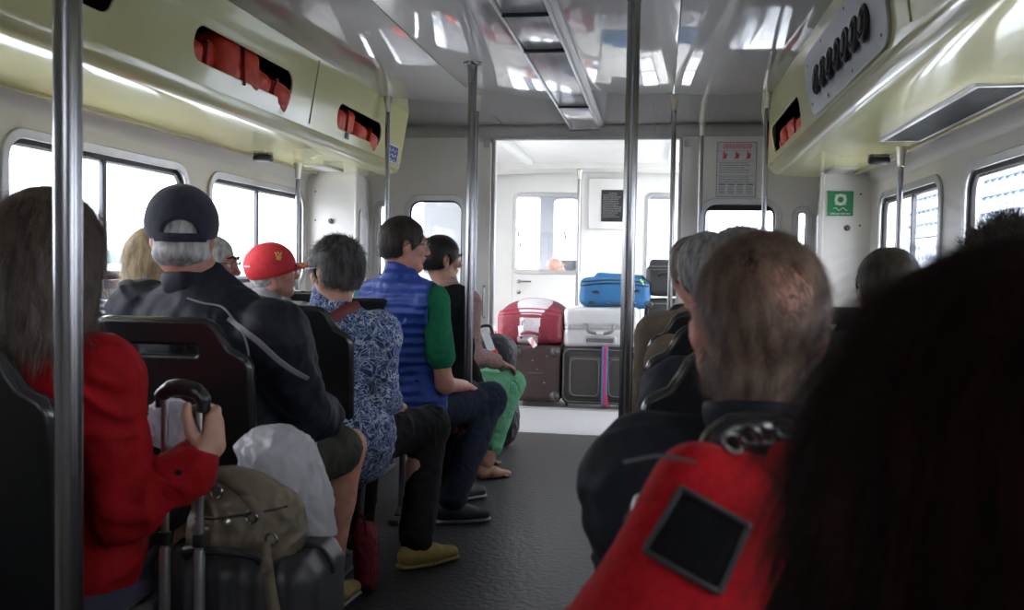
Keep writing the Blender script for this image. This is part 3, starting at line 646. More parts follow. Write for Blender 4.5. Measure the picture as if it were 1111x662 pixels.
pole(1.06, 4.36, .013, 0, 1.715, 'short pole below the right locker in front of the far right window', 'cone')
pole(-.775, 9.0, .017, 0, 2.10, 'white-lit pole in the bright front room beside the cabin door', 'cone')

# ------------------------------------------------------------------ notices
n = thing('safety_notice', 'white paper safety notice with red figures on the front wall', 'notice', (.51, 6.39, 1.83)); y = YB - .004
m = MB(); m.box((.505, y, 1.828), (.262, .003, .368)); m.build('sheet', 'paper', n)
m = MB(); m.plate(rrect(.374, 1.644, .636, 2.012, .002, 1), [rrect(.378, 1.648, .632, 2.008, .002, 1)], .002, mxXZ(y - .002))
for z in (1.955, 1.885, 1.79, 1.737): m.box((.505, y - .002, z), (.25, .001, .0016))
rr = random.Random(3)
for row in range(9):
    z = 1.872 - row * .0155; x = .392
    if row in (5,): continue
    while x < .60 - rr.random() * .05: w = rr.uniform(.008, .022); m.box((x + w / 2, y - .002, z), (w, .001, .005)); x += w + .004
for cidx in range(4):
    x0 = .392 + cidx * .06; m.box((x0 + .022, y - .002, 1.728), (.046, .001, .009))
    for row in range(6): m.box((x0 + .02 * rr.uniform(.8, 1), y - .002, 1.712 - row * .009), (.04, .001, .003))
m.build('print', 'ink', n)
m = MB()
for row in range(3):
    x = .41 + rr.random() * .01
    while x < .60: w = rr.uniform(.008, .02); m.box((x + w / 2, y - .002, 1.995 - row * .011), (w, .001, .006)); x += w + .004
m.build('red_title', 'redink', n)
for fx in (.428, .508, .583):
    m = MB()
    m.box((fx, y - .002, 1.918), (.020, .001, .032), .004); m.lathe([(0, 0), (.007, 0), (.007, .001), (0, .001)], (fx - .004, y - .002, 1.941), (0, -1, 0), 10); m.box((fx + .012, y - .002, 1.928), (.005, .001, .022)); m.box((fx - .013, y - .002, 1.905), (.004, .001, .02), rot=(0, .5, 0)); m.build('red_figure', 'redink', n)
n = thing('lifebuoy_sign', 'green sign with a white lifebuoy symbol on the right corner wall', 'sign', (1.03, 5.55, 1.54)); y = 5.556
m = MB(); m.box((1.028, y, 1.545), (.15, .004, .15), .001); m.build('sign_plate', 'signwhite', n)
m = MB(); m.plate(rrect(.957, 1.474, 1.099, 1.616, .002, 1), [], .002, mxXZ(y - .003)); m.build('green_field', 'green', n)
m = MB(); circ = lambda r, cx, cz, n_=28: [(cx + r * math.cos(2 * PI * k / n_), cz + r * math.sin(2 * PI * k / n_)) for k in range(n_)]
m.plate(circ(.034, 1.028, 1.567), [circ(.017, 1.028, 1.567)], .002, mxXZ(y - .005))
for a in range(4): m.box((1.028 + .036 * math.cos(a * PI / 2 + .78), y - .005, 1.567 + .036 * math.sin(a * PI / 2 + .78)), (.008, .002, .008))
m.tube([(.99 + .076 * t / 12, y - .005, 1.513 + .008 * math.sin(t * .95)) for t in range(13)], .0022, 6)
m.text('Lifebuoy with line', .0155, mxXZ(y - .005) @ Matrix.Translation((1.028, 1.487, 0)), bold=.0002); m.build('symbol', 'signwhite', n)

# ------------------------------------------------------------------ bright front room: open at the sides for boarding
mb = MB(); mb.box((-.55, 8.1, 2.19), (3.3, 3.5, .06))
# arched cross beam and fore-and-aft ribs under the roof
for x in (-1.22, .10): mb.box((x, 7.6, 2.135), (.07, 2.1, .06), .012)
V = []; F = []
for i in range(25):
    x = -1.95 + i * 2.8 / 24; u = (i - 12) / 12; z = 2.115 - .05 * u * u; V += [(x, 8.95, z), (x, 9.25, z - .012), (x, 8.95, z + .09), (x, 9.25, z + .09)]
for i in range(24): a = 4 * i; F += [[a, a + 4, a + 5, a + 1], [a, a + 2, a + 6, a + 4]]
mb.add(V, F); o = struct('ceiling_front', mb, 'vwall'); o.name = 'ceiling'
BW = (-1.445, -.80, 1.11, 1.875); BW2 = (-.115, .11, 1.05, 1.88)
mb = MB(); mb.plate([(-2.0, 0), (.45, 0), (.45, 2.2), (-2.0, 2.2)], [rrect(-1.475, .0, -.775, 1.91, .07), rrect(BW2[0], BW2[2], BW2[1], BW2[3], .05)], .06, mxXZ(9.33)); struct('wall_wheelhouse', mb, 'vwall')
mb = MB(); mb.box((-2.0, 8.5, 1.05), (.05, 1.7, 2.2)); mb.box((.62, 8.5, .35), (.05, 1.7, .7)); mb.box((-2.0, 6.95, .3), (.05, 1.0, .6)); struct('wall_side_front', mb, 'vwall')
d = MB(); d.plate(rrect(-1.468, .01, -.782, 1.903, .065), [rrect(*[BW[i] for i in (0, 2, 1, 3)], .055)], .04, mxXZ(9.335)); w = tag(d.build('door_3', 'vwall', org=(-1.12, 9.335, 0)), kind='structure')
m = MB(); m.plate(rrect(BW[0] - .02, BW[2] - .03, BW[1] + .02, BW[3] + .02, .07), [rrect(BW[0] + .006, BW[2] + .006, BW[1] - .006, BW[3] - .006, .05)], .016, mxXZ(9.312), .004); m.build('window_frame', 'alu', w)
m = MB(); m.box((-1.122, 9.335, 1.49), (.64, .004, .76)); m.build('pane', 'glass', w)
m = MB(); m.tube([(-1.40, 9.31, 1.0), (-1.40, 9.27, 1.0), (-1.27, 9.27, 1.0)], .009, 10); m.lathe([(.022, 0), (.022, .008), (0, .010)], (-1.40, 9.312, 1.0), (0, -1, 0), 16); m.lathe([(.02, 0), (.02, .008), (0, .012)], (-1.40, 9.312, .89), (0, -1, 0), 16); m.build('door_handle', 'steel', w)
fr = MB(); fr.plate(rrect(BW2[0] - .025, BW2[2] - .025, BW2[1] + .025, BW2[3] + .025, .07), [rrect(BW2[0] + .005, BW2[2] + .005, BW2[1] - .005, BW2[3] - .005, .045)], .016, mxXZ(9.295), .004); w = tag(fr.build('window_9', 'alu', org=(0, 9.29, 1.5)), kind='structure')
m = MB(); m.box((0, 9.33, 1.465), (.22, .004, .82)); m.build('pane', 'glass', w)
# raised panel with the black board
n = thing('rules_board', 'small black board with pale lines of text on the raised white panel', 'sign', (-.456, 9.25, 1.77))
m = MB(); m.box((-.45, 9.275, 1.79), (.50, .05, .50), .008); m.build('raised_panel', 'vwall', n)
m = MB(); m.box((-.456, 9.245, 1.771), (.236, .008, .316), .004); m.build('board', 'black', n)
m = MB(); rr = random.Random(9)
for row in range(13):
    z = 1.895 - row * .0195; x = -.555 + (0 if row not in (0,) else .06)
    while x < (-.37 if row else -.42) - rr.random() * .06: q = rr.uniform(.01, .028); m.box((x + q / 2, 9.24, z), (q, .001, .006)); x += q + .006
m.build('lettering', 'greycloth', n)
# wheelhouse interior seen through the door window
mb = MB(); mb.plate([(-2.4, 0), (.6, 0), (.6, 2.3), (-2.4, 2.3)], [rrect(-1.93, 1.12, -1.475, 2.02, .04), rrect(-1.30, 1.17, -1.00, 2.0, .06), rrect(-.88, 1.17, .2, 2.0, .06)], .05, mxXZ(11.5)); mb.box((-.9, 10.4, 2.3), (3.0, 2.2, .05)); mb.box((-2.35, 10.4, .5), (.05, 2.2, 1.0)); struct('wall_windscreen', mb, 'frame')
mb = MB(); mb.box((-.9, 11.2, .55), (2.6, .5, 1.05), .02); t = tag(mb.build('helm_console', 'vwall', org=(-.9, 11.2, 0)), 'white console with screens in the wheelhouse', 'console')
mb = MB(); mb.box((-1.0, 10.95, 1.16), (.30, .06, .16), .01); mb.build('screen', 'greyplastic', t)
for x0, x1, lb in ((-1.25, -1.12, 'windscreen wiper on the centre wheelhouse window'), (-1.85, -1.70, 'windscreen wiper on the left wheelhouse window')):
    w = MB(); w.tube([(x0, 11.45, 1.95), (x1, 11.45, 1.4)], .008, 6); w.tube([((x0 + x1) / 2 + .02, 11.45, 1.75), (x1 + .01, 11.45, 1.2)], .006, 6); tag(w.build('windscreen_wiper', 'black', org=(x0, 11.45, 1.95)), lb, 'wiper')
b = thing('lifebuoy', 'orange and white lifebuoy half hidden behind the left edge of the doorway', 'lifebuoy', (-1.42, 7.62, .2))
m = MB(); Pts = [(-1.47 + .20 * math.cos(2 * PI * k / 32), 7.05, .58 + .20 * math.sin(2 * PI * k / 32)) for k in range(33)]; m.tube(Pts, .05, 14, cap=False); m.build('ring', 'orange', b)
for a in range(4):
    q = a * PI / 2 + .4; m = MB(); m.tube([(-1.47 + .20 * math.cos(q + e), 7.05, .58 + .20 * math.sin(q + e)) for e in (-.12, 0, .12)], .053, 14); m.build('white_band', 'white', b)

# ------------------------------------------------------------------ outside
mb = MB(); mb.box((0, 200, -1.6), (1200, 1200, .2)); tag(mb.build('sea', 'sea'), kind='structure')
# cruise ship moored to starboard
s = thing('cruise_ship', 'huge white cruise ship with blue window bands outside the right windows', 'ship', (60, 150, -1.5))
sx = 62
m = MB(); m.box((sx + 14, 140, 4), (28, 240, 11), .5)
for d in range(7):
    z = 10.5 + d * 3.3; m.box((sx + 15 + d * .25, 140, z), (28, 236 - d * 3, .9), .05); m.box((sx + 15.5 + d * .25, 140, z + 1.6), (27, 234 - d * 3, 1.1))
m.build('hull', 'ship', s)
m = MB()
for d in range(7): m.box((sx + 15.8 + d * .25, 140, 12.3 + d * 3.3), (27, 233 - d * 3, 2.6))
for d in range(3):
    for i in range(70): m.box((sx - .05, 30 + i * 3.2, 2.2 + d * 2.6), (.12, 1.5, .9), .2)
m.build('window_band', 'shipglass', s)
m = MB()
for d in range(7):
    for i in range(60): m.box((sx + 2.05 + d * .25, 24 + i * 3.9, 12.3 + d * 3.3), (.3, .35, 2.6))
m.build('balcony_divider', 'ship', s)
for i in range(8):
    q = MB(); q.box((sx - .9, 60 + i * 17, 8.6), (2.4, 11, 1.8), .8, seg=3); q.build('lifeboat', 'lifeboat', s)
# far shore to port
for i, (x, y, w, h) in enumerate([(-350, 300, 90, 5), (-360, 400, 90, 9), (-370, 510, 100, 14), (-380, 640, 110, 11), (-390, 790, 130, 9)]):
    V, F = soft([EL((x + a * w / 5 * 0, y + (a - 2) * w / 5, -1), (10, w / 6, h * (.7 + .3 * ((a * 7 + i) % 3) / 2)), None, 3) for a in range(5)], 1.6, lambda p: noise(p, .5, i) * .8, pad=2)
    m = MB(); m.add(V, F); tag(m.build('tree_line', 'land', org=(x, y, -1)), ['hazy trees at the left edge of the near left window','hazy far shore trees behind the pinkish building','hazy trees low in the middle of the left windows','pale hazy trees in the far left window','faintest shore trees beside the short left pole'][i], 'trees', 'hazy shore trees')
t = thing('shore_building', 'long pinkish low building across the water outside the near left window', 'building', (-250, 250, -1.5))
m = MB(); m.box((-255, 265, 1.0), (12, 60, 7), .2); m.build('wall', 'quay', t); m = MB(); m.box((-255, 265, 5.2), (13, 62, 1.6), .6); m.build('roof', 'land', t)
for i in range(12): m = MB(); m.box((-248.9, 240 + i * 4.6, 1.6), (.3, 1.4, 2.0)); m.build('window', 'shipglass', t)
# ------------------------------------------------------------------ seats
def make_seat(name, label, kind_group):
    t = thing(name, label, 'seat', (0, 0, 0), kind_group)
    # local: top of the back at y=0, facing +y ; the back leans so its foot is further forward
    half = [(.225, .38), (.245, .80), (.247, .872), (.238, .892), (.222, .902), (.198, .914), (.178, .945), (.164, .972), (.150, .983), (.132, .987)]
    out = half + [(-x, z) for x, z in half[::-1]]
    slot = rrect(-.125, .893, .125, .938, .016)
    tilt = -.17
    mx = Matrix(((1, 0, 0, 0), (0, tilt, -1, -.987 * tilt), (0, 1, 0, 0), (0, 0, 0, 1)))
    m = MB(); m.plate(out, [slot], .045, mx, .010); m.build('seat_back', 'seat', t, sharp=50)
    m = MB(); m.tube([tuple(mx @ Vector((x, z, .004))) for x, z in [(.226, .40)] + half[1:] + [(-x, z) for x, z in half[:0:-1]] + [(-.226, .40)]], .0165, 10); m.build('edge_rim', 'seatrim', t)
    V, F = soft([BX((0, .102, .64), (.20, .032, .21), .03, rotm(0, 9.5), puff=.012)], .012); m = MB(); m.add(V, F); m.build('back_cushion', 'seatfab', t)
    V, F = soft([BX((0, .33, .445), (.225, .23, .035), .03, rotm(0, 3), puff=.012)], .014); m = MB(); m.add(V, F); m.build('seat_cushion', 'seatfab', t)
    m = MB(); m.box((0, .32, .40), (.47, .47, .03), .014, seg=3); m.tube([(-.236, .10, .42), (-.24, .32, .405), (-.236, .56, .425)], .016, 8); m.tube([(.236, .10, .42), (.24, .32, .405), (.236, .56, .425)], .016, 8); m.build('seat_pan', 'greyplastic', t)
    for sx in (-1, 1):
        m = MB(); m.tube([(sx * .17, .20, .39), (sx * .17, .18, .05), (sx * .17, .12, .018)], .016, 10); m.box((sx * .17, .22, .012), (.05, .34, .018), .005); m.tube([(sx * .17, .44, .39), (sx * .17, .40, .2), (sx * .17, .36, .02)], .013, 8); m.build('leg', 'greyplastic', t)
    return t
proto = make_seat('passenger_seat', 'x', 'black passenger seats')
SL = ['first', 'second', 'third', 'fourth', 'fifth']
rows_left = [1.45, 2.25, 3.05, 3.85, 4.65]; rows_right = [1.0, 1.78, 2.55, 3.32, 4.08]
lab_l = ['black plastic seat at bottom left behind the red-jacketed passenger', 'black seat with a slotted top rail behind the passenger in the navy cap', 'black seat behind the passenger in the blue and white patterned shirt', 'black seat behind the passenger in the blue quilted vest', 'black aisle seat behind the passenger in green trousers']
lab_r = ['nearest black seat on the right, behind the balding passenger', 'black aisle seat on the right in front of the balding passenger', 'third black seat back from the camera along the right of the aisle', 'small black seat top in front of the grey-haired passengers on the right', 'furthest black seat on the right beside the luggage']
lab_lw = ['black window seat beside the red-jacketed passenger at bottom left', 'black window seat left of the passenger in the navy cap', 'black window seat behind the blonde passenger', 'black window seat behind the passenger in glasses near the left windows', 'black window seat behind the red-capped passenger']
lab_rw = ['black window seat on the right hidden behind the dark-haired head', 'black window seat behind the spiky-haired passenger on the right', 'black window seat in the middle of the right block', 'black window seat near the green lifebuoy sign', 'black window seat furthest forward on the right']
first = True
for rows, x, labs in ((rows_left, -1.30, lab_l), (rows_left, -1.86, lab_lw), (rows_right, .232, lab_r), (rows_right, .80, lab_rw)):
    for y, lb in zip(rows, labs):
        o = proto if first else copy_tree(proto); first = False; o.location = (x, y, 0); o['label'] = lb; o.pop('_o', None)
for lb, x in (('black seat in front of the camera, behind the long-haired passenger', .30),):
    o = copy_tree(proto); o.location = (x, .20, 0); o['label'] = lb

# ------------------------------------------------------------------ people
def hand_prims(w, d, n, s, curl=.5, sc=1.0, spread=.12):
    """w wrist, d finger direction, n back-of-hand normal, s thumb side"""
    w = V3(*w); d = V3(*d); d /= np.linalg.norm(d); n = V3(*n); n = n - d * (n @ d); n /= np.linalg.norm(n); s_ = np.cross(d, n); s_ = s_ * np.sign(s_ @ V3(*s)) if abs(s_ @ V3(*s)) > 1e-6 else s_
    P = [RC(w - d * .02, w + d * .03 * sc, .024 * sc, .026 * sc, .01, (n, .7)), RC(w + d * .03 * sc + s_ * .014 * sc, w + d * .082 * sc + s_ * .018 * sc, .023 * sc, .018 * sc, .012, (n, .7)), RC(w + d * .03 * sc - s_ * .014 * sc, w + d * .078 * sc - s_ * .022 * sc, .021 * sc, .016 * sc, .012, (n, .7))]
    for i, (off, L) in enumerate(((.028, .070), (.010, .078), (-.009, .072), (-.027, .056))):
        b = w + d * (.088 - .004 * abs(i - 1)) * sc + s_ * off * sc; a0 = curl * .6; p = b; r = [.0092, .0086, .0078, .0066]
        for j, q in enumerate((.42, .32, .26)):
            a = a0 + curl * (j) * .9; dd = d * math.cos(a) - n * math.sin(a) + s_ * spread * (1.5 - i) * .3; dd /= np.linalg.norm(dd); e = p + dd * L * q * sc
            P.append(RC(p, e, r[j] * sc, r[j + 1] * sc, .004)); p = e
    b = w + d * .028 * sc + s_ * .03 * sc; m = b + (d * .8 + s_ * .55 - n * .3) * .034 * sc; e = m + (d * .95 + s_ * .1 - n * (.3 + curl * .3)) * .03 * sc
    P += [RC(w + d * .012 + s_ * .012, b, .017 * sc, .013 * sc, .01), RC(b, m, .012 * sc, .0105 * sc, .006), RC(m, e, .0102 * sc, .008 * sc, .004)]
    return P
def head_prims(c, R, sc=1.0, neck=True, nb=None, fem=False):
    T = lambda *a: V3(*c) + R @ (V3(*a) * sc)
    E = lambda p, r, k=.015, op='u', R2=None: EL(T(*p), V3(*r) * sc, R if R2 is None else R @ R2, k * sc, op)
    K = lambda a, b, ra, rb, k=.015: RC(T(*a), T(*b), ra * sc, rb * sc, k * sc)
    P = [E((0, -.012, .030), (.074, .094, .084)), E((0, .022, -.020), (.060, .068, .080), .03), E((0, .060, -.092), (.022 if fem else .026, .022, .019), .025)]
    for s in (-1, 1):
        P += [K((s * .054, .000, -.045), (s * .020, .062, -.094), .018, .014, .03), E((s * .040, .062, -.018), (.020, .018, .018), .02), K((s * .012, .090, .030), (s * .040, .078, .032), .009, .010, .012)]
    P += [K((0, .086, .022), (0, .106, -.022), .0075, .0105, .010), E((0, .106, -.026), (.012, .011, .010), .006), E((.011, .096, -.030), (.008, .010, .007), .006), E((-.011, .096, -.030), (.008, .010, .007), .006)]
    P += [E((.033, .094, .006), (.017, .012, .011), .008, 's'), E((-.033, .094, .006), (.017, .012, .011), .008, 's')]
    P += [K((-.018, .082, -.052), (0, .090, -.051), .0055, .007, .005), K((0, .090, -.051), (.018, .082, -.052), .007, .0055, .005), K((-.015, .081, -.063), (.015, .081, -.063), .0075, .0075, .006)]
    for s in (-1, 1):
        P += [E((s * .076, -.008, -.002), (.0075, .019, .031), .006, 'u', rotm(s * -18, 0, s * 8)), E((s * .083, -.003, .004), (.006, .010, .015), .005, 's', rotm(s * -18, 0, 0))]
    if neck:
        nbp = V3(*nb) if nb is not None else T(0, -.04, -.2); P.append(RC(T(0, -.022, -.06), nbp, .050 * sc, .060 * sc, .03))
    return P
class Person:
    def __init__(s, name_label, head, hyaw=0, hpitch=0, hroll=0, sh=None, hip=None, sw=.185, skin='skin', group=None, hsc=1.0, fem=False, swL=None):
        s.head = V3(*head); s.R = rotm(hyaw, hpitch, hroll); s.sh = V3(*sh); s.hip = V3(*hip); s.sw = sw; s.hsc = hsc
        s.t = thing('person', name_label, 'person', (float(hip[0]), float(hip[1]), 0), group); s.skin = skin; s.fem = fem
        s.nb = s.sh + V3(0, .01, .065)
        s.ext = V3(sw, 0, -.012); s.fwd = V3(0, 1, 0); s.arms = {}; s.legs = {}
        s.setup()
    def setup(s, byaw=0):
        a = math.radians(byaw); s.rt = V3(math.cos(a), math.sin(a), 0); s.fw = V3(-math.sin(a), math.cos(a), 0)
        s.hipr = s.rt.copy(); s.hipf = s.fw.copy()
        s.SL = s.sh - s.rt * s.sw + V3(0, 0, -.012); s.SR = s.sh + s.rt * s.sw + V3(0, 0, -.012)
        for k, S, q in (('L', s.SL, -1), ('R', s.SR, 1)):
            e = S + s.rt * q * .035 + s.fw * .04 + V3(0, 0, -.27); w = s.hip + s.fw * .28 + s.rt * q * .10 + V3(0, 0, .14); s.arms[k] = [S, e, w]
            h = s.hip + s.hipr * q * .09; kn = h + s.hipf * .42 + s.hipr * q * .03 + V3(0, 0, .03); an = V3(kn[0], kn[1] + 0.0, .09) + s.hipf * .03; s.legs[k] = [h, kn, an, s.hipf.copy()]
    def torso(s, t=0., n=None):
        mid = (s.hip + s.sh) / 2 + V3(0, 0, .02) - s.fw * .0; top = s.sh - V3(0, 0, .09)
        P = [RC(s.hip - s.rt * .06, s.hip + s.rt * .06, .13 + t, .13 + t, .05), RC(s.hip, mid, .145 + t, .135 + t, .06, (s.fw, .78)), RC(mid, top, .14 + t, .15 + t, .06, (s.fw, .72)),
             RC(s.SL + V3(0, 0, -.02), s.SR + V3(0, 0, -.02), .062 + t, .062 + t, .06), RC(top - s.rt * .07, top + s.rt * .07, .10 + t, .10 + t, .05, (s.fw, .9)), RC(s.sh - V3(0, 0, .01), s.nb, .08 + t, .055 + t * .5, .05)]
        return P
    def limb(s, k, t=0., upto=1.0, r=(.052, .042, .030)):
        S, E_, W = s.arms[k]; P = [RC(S, E_, r[0] + t, r[1] + t, .03)]
        if upto < 1: 
            E2 = S + (E_ - S) * upto; return [RC(S, E2, r[0] + t, r[0] + (r[1] - r[0]) * upto + t * 1.2, .03)]
        if upto > 1: W2 = E_ + (W - E_) * (upto - 1); P.append(RC(E_, W2, r[1] + t, r[1] + (r[2] - r[1]) * (upto - 1) + t * .9, .03))
        return P
    def leg(s, k, t=0., upto=2.0, r=(.085, .058, .038)):
        h, kn, an, fd = s.legs[k]; P = []
        if upto <= 1: k2 = h + (kn - h) * upto; return [RC(h, k2, r[0] + t, r[1] + t * 1.3, .04)]
        a2 = kn + (an - kn) * (upto - 1); P = [RC(h, kn, r[0] + t, r[1] + t, .04), RC(kn, a2, r[1] - .004 + t, r[2] + t * 1.1, .04)]
        return P
    def body(s, hands=None, arms=True, legs=True, feet=False):
        m = MB(); P = s.torso(-.012)
        if arms:
            for k in s.arms: P += s.limb(k, -.004, 1.98)
        if legs:
            for k in s.legs:
                P += s.leg(k, -.006); kn, an, fd = s.legs[k][1:]; cv = kn * .62 + an * .38 - fd * .022; P.append(RC(kn * .85 + an * .15 - fd * .01, cv, .045, .050, .04)); P.append(RC(cv, an, .048, .036, .04))
        V, F = soft(P, .013); m.add(V, F)
        V, F = soft(head_prims(s.head, s.R, s.hsc, True, s.nb, s.fem), .0042 * s.hsc, lambda p: noise(p, 60, 5) * .0007); m.add(V, F); s.hV, s.hF = V, F
        for k in s.arms:
            if hands and k in hands:
                if isinstance(hands[k], list): HP = hands[k]
                else: HP = hand_prims(s.arms[k][2], **hands[k])
                V, F = soft(HP, .0032); m.add(V, F)
        if feet:
            for k in s.legs:
                kn, an, fd = s.legs[k][1:]; a = V3(an[0], an[1], .05); sd = np.cross(fd, V3(0, 0, 1)); sg = 1 if k == 'L' else -1
                FP = [RC(an, a - fd * .02 + V3(0, 0, -.005), .034, .034, .02), RC(a - fd * .035 + V3(0, 0, -.02), a + fd * .05 + V3(0, 0, -.015), .03, .028, .03), RC(a + fd * .04 + V3(0, 0, -.02), a + fd * .13 + V3(0, 0, -.032), .03, .02, .02, (sd, 1.3))]
                for j in range(5): b = a + fd * (.135 - .008 * j) + sd * sg * (.030 - .016 * j) + V3(0, 0, -.038); FP.append(RC(b, b + fd * (.030 - .003 * j), .011 - .001 * j, .009 - .0008 * j, .004))
                V, F = soft(FP, .0042); m.add(V, F)
        s.b = m.build('body', s.skin, s.t, sharp=70)
        # facial features, small children of the head
        T = lambda *a: V3(*s.head) + s.R @ (V3(*a) * s.hsc)
        for q in (-1, 1):
            e = MB(); c = T(q * .032, .079, .006); f = s.R @ V3(0, 1, 0); r = .0115 * s.hsc; e.lathe([(0, -r)] + [(r * math.sin(a), -r * math.cos(a)) for a in np.linspace(.3, 2.84, 9)] + [(0, r)], c, f, 14)
            e.lathe([(0, r * 1.03), (r * .38, r * .95), (r * .42, r * .86)], c, f, 12, mi=1); e.build('eye', ['eye', 'iris'], s.b)
        e = MB()
        for q in (-1, 1): V, F = soft([RC(T(q * .016, .101, .030), T(q * .034, .096, .037), .0045 * s.hsc, .0045 * s.hsc, .004), RC(T(q * .034, .096, .037), T(q * .050, .080, .031), .0045 * s.hsc, .003 * s.hsc, .004)], .0025); e.add(V, F)
        e.build('eyebrows', getattr(s, 'browmat', 'hair_dark'), s.b)
        e = MB(); V, F = soft([RC(T(-.017, .0855, -.0515), T(0, .0945, -.0505), .0035, .0050, .003), RC(T(0, .0945, -.0505), T(.017, .0855, -.0515), .0050, .0035, .003), RC(T(-.013, .086, -.0615), T(.013, .086, -.0615), .0050, .0050, .004)], .0025); e.add(V, F); e.build('lips', 'lips', s.b)
        return s.b
    def garment(s, name, prims, m, t=None, disp=.004, sc=22, h=.011, seed=0, parent=None, cuts=()):
        V, F = soft(prims + list(cuts), h, lambda p: noise(p * V3(1, 1, .8), sc, seed) * disp * .7 + (.3 - np.abs(noise(p * V3(.85, .85, 1.2) + .01 * np.sin(p[:, [2, 0, 1]] * 40), sc * 2.4, seed + 9))) * disp * 1.9)
        mb = MB(); mb.add(V, F); o = mb.build(name, m, parent or s.t, sharp=75); o['_vf'] = 0; s.last = (V, F); return o
    def shirt(s, name, m, t=.012, sleeve=1.9, disp=.005, sc=20, seed=0, low=None, collar=.012, h=.011, armr=(.052, .042, .034)):
        P = s.torso(t)
        for k in s.arms: P += s.limb(k, t, sleeve, armr)
        cuts = []
        o = s.garment(name, P, m, disp=disp, sc=sc, seed=seed, cuts=cuts, h=h); s.cV, s.cF = s.last
        return o
    def trousers(s, name, m, t=.012, upto=1.97, disp=.004, seed=0, r=(.085, .058, .045), h=.012):
        P = [RC(s.hip - s.hipr * .06, s.hip + s.hipr * .06, .135 + t, .135 + t, .05)]
        for k in s.legs: P += s.leg(k, t, upto, r)
        return s.garment(name, P, m, disp=disp, sc=24, seed=seed, h=h)
    def shoes(s, m='shoe', sole='sole', keys='LR'):
        for k in keys:
            kn, an, fd = s.legs[k][1:]; sd = np.cross(fd, V3(0, 0, 1)); a = V3(an[0], an[1], 0)
            P = [RC(an + V3(0, 0, -.005), a + V3(0, 0, .055), .042, .044, .03), RC(a - fd * .035 + V3(0, 0, .05), a + fd * .07 + V3(0, 0, .045), .038, .036, .03), RC(a + fd * .06 + V3(0, 0, .043), a + fd * .16 + V3(0, 0, .036), .036, .026, .03, (sd, 1.25)), HS((0, 0, .022), (0, 0, -1), .004), HS(tuple(an + V3(0, 0, .02)), (0, 0, 1), .01)]
            V, F = soft(P, .006, lambda p: noise(p, 60, 3) * .0008); mb = MB(); mb.add(V, F); sh = mb.build('shoe', m, s.t)
            P = [RC(a - fd * .04 + V3(0, 0, .014), a + fd * .06 + V3(0, 0, .014), .040, .037, .01, (V3(0, 0, 1), .36)), RC(a + fd * .05 + V3(0, 0, .014), a + fd * .165 + V3(0, 0, .014), .042, .030, .01, (V3(0, 0, 1), .36))]
            V, F = soft(P, .005, lambda p: np.sin((p @ fd) * 300) * .0008); mb = MB(); mb.add(V, F); mb.build('sole', sole, sh)
    def hair(s, m, t=.012, face=.052, top=.062, nape=-.055, n=2500, L=.022, lift=.3, style='short', bald=None, w=.0014, extra=(), droop=.3, disp=.002, keepz=None, mult=1.0):
        T = lambda *a: V3(*s.head) + s.R @ (V3(*a) * s.hsc); Rr = s.R; sc = s.hsc
        P = [EL(T(0, -.014, .032), V3(.074 + t, .094 + t, .084 + t * 1.1) * sc, Rr, .01), EL(T(0, -.035, -.005), V3(.066 + t, .070 + t, .075 + t * .5) * sc, Rr, .02)] + list(extra)
        if not extra or style == 'short':
            P += [HS(T(0, face, 0), Rr @ V3(0, 1, -.9), .012), HS(T(0, 0, nape), Rr @ V3(0, .10, -1), .012)]
            for q in (-1, 1): P.append(EL(T(q * .088, .0, -.008), V3(.030, .024, .034) * sc, Rr, .006, 's'))
        if style == 'short': P.append(HS(T(0, .078, .055), Rr @ V3(0, 1, 0), .01))
        V, F = soft(P, .0052 * sc, lambda p: noise(p, 55, 11) * disp + noise(p, 140, 4) * disp * .5)
        mb = MB(); mb.add(V, F)
        crown = T(0, -.045, .10)
        def flow(p, N):
            q = (p - V3(*s.head)) @ Rr / sc
            if style == 'short':
                d = q - V3(0, -.055, .11); d[:, 1] += np.where(q[:, 2] > .06, .10, -.02) ; d[:, 2] -= np.where(q[:, 2] > .06, 0, .12)
            elif style == 'spiky': d = q * V3(1, 1, 1)
            else: d = q * V3(.4, .4, 0); d[:, 2] -= .25
            return d @ Rr.T / (np.linalg.norm(d, axis=1)[:, None] + 1e-6)
        keep = None
        VV, FF = strands(V, F, int(n * mult), L, flow, keep, lift, w, droop, rng=np.random.default_rng(int(abs(s.head[0] * 1000)) + 5)); mb.add(VV, FF)
        s.hm = mb.build('hair', m, s.b, sharp=80); return s.hm
    def glasses(s, m='black'):
        T = lambda *a: tuple(V3(*s.head) + s.R @ (V3(*a) * s.hsc)); g = MB()
        for q in (-1, 1):
            ring = [T(q * .033 + .024 * math.cos(a), .108 - abs(math.cos(a)) * .002 - max(0, q * math.cos(a)) * .010, .006 + .016 * math.sin(a)) for a in np.linspace(0, 2 * PI, 21)]; g.tube(ring, .0016, 6, cap=False)
            g.tube([T(q * .057, .098, .012), T(q * .080, .06, .013), T(q * .082, -.002, .012), T(q * .080, -.02, -.004)], .0018, 6)
        g.tube([T(-.009, .110, .009), T(0, .113, .011), T(.009, .110, .009)], .0016, 6); return g.build('glasses', m, s.b)
def bvh_of(V, F): return BVHTree.FromPolygons([tuple(v) for v in V], F.tolist())
def drape(bv, pts, y0=-5, dirn=(0, 1, 0), off=.003):
    out = []
    for p in pts:
        o = Vector(p) if len(p) == 3 else Vector((p[0], y0, p[1])); h = bv.ray_cast(o, Vector(dirn).normalized())
        if h[0] is not None: out.append(tuple(h[0] + h[1] * off * (1 if h[1].dot(Vector(dirn)) < 0 else -1)))
    return out
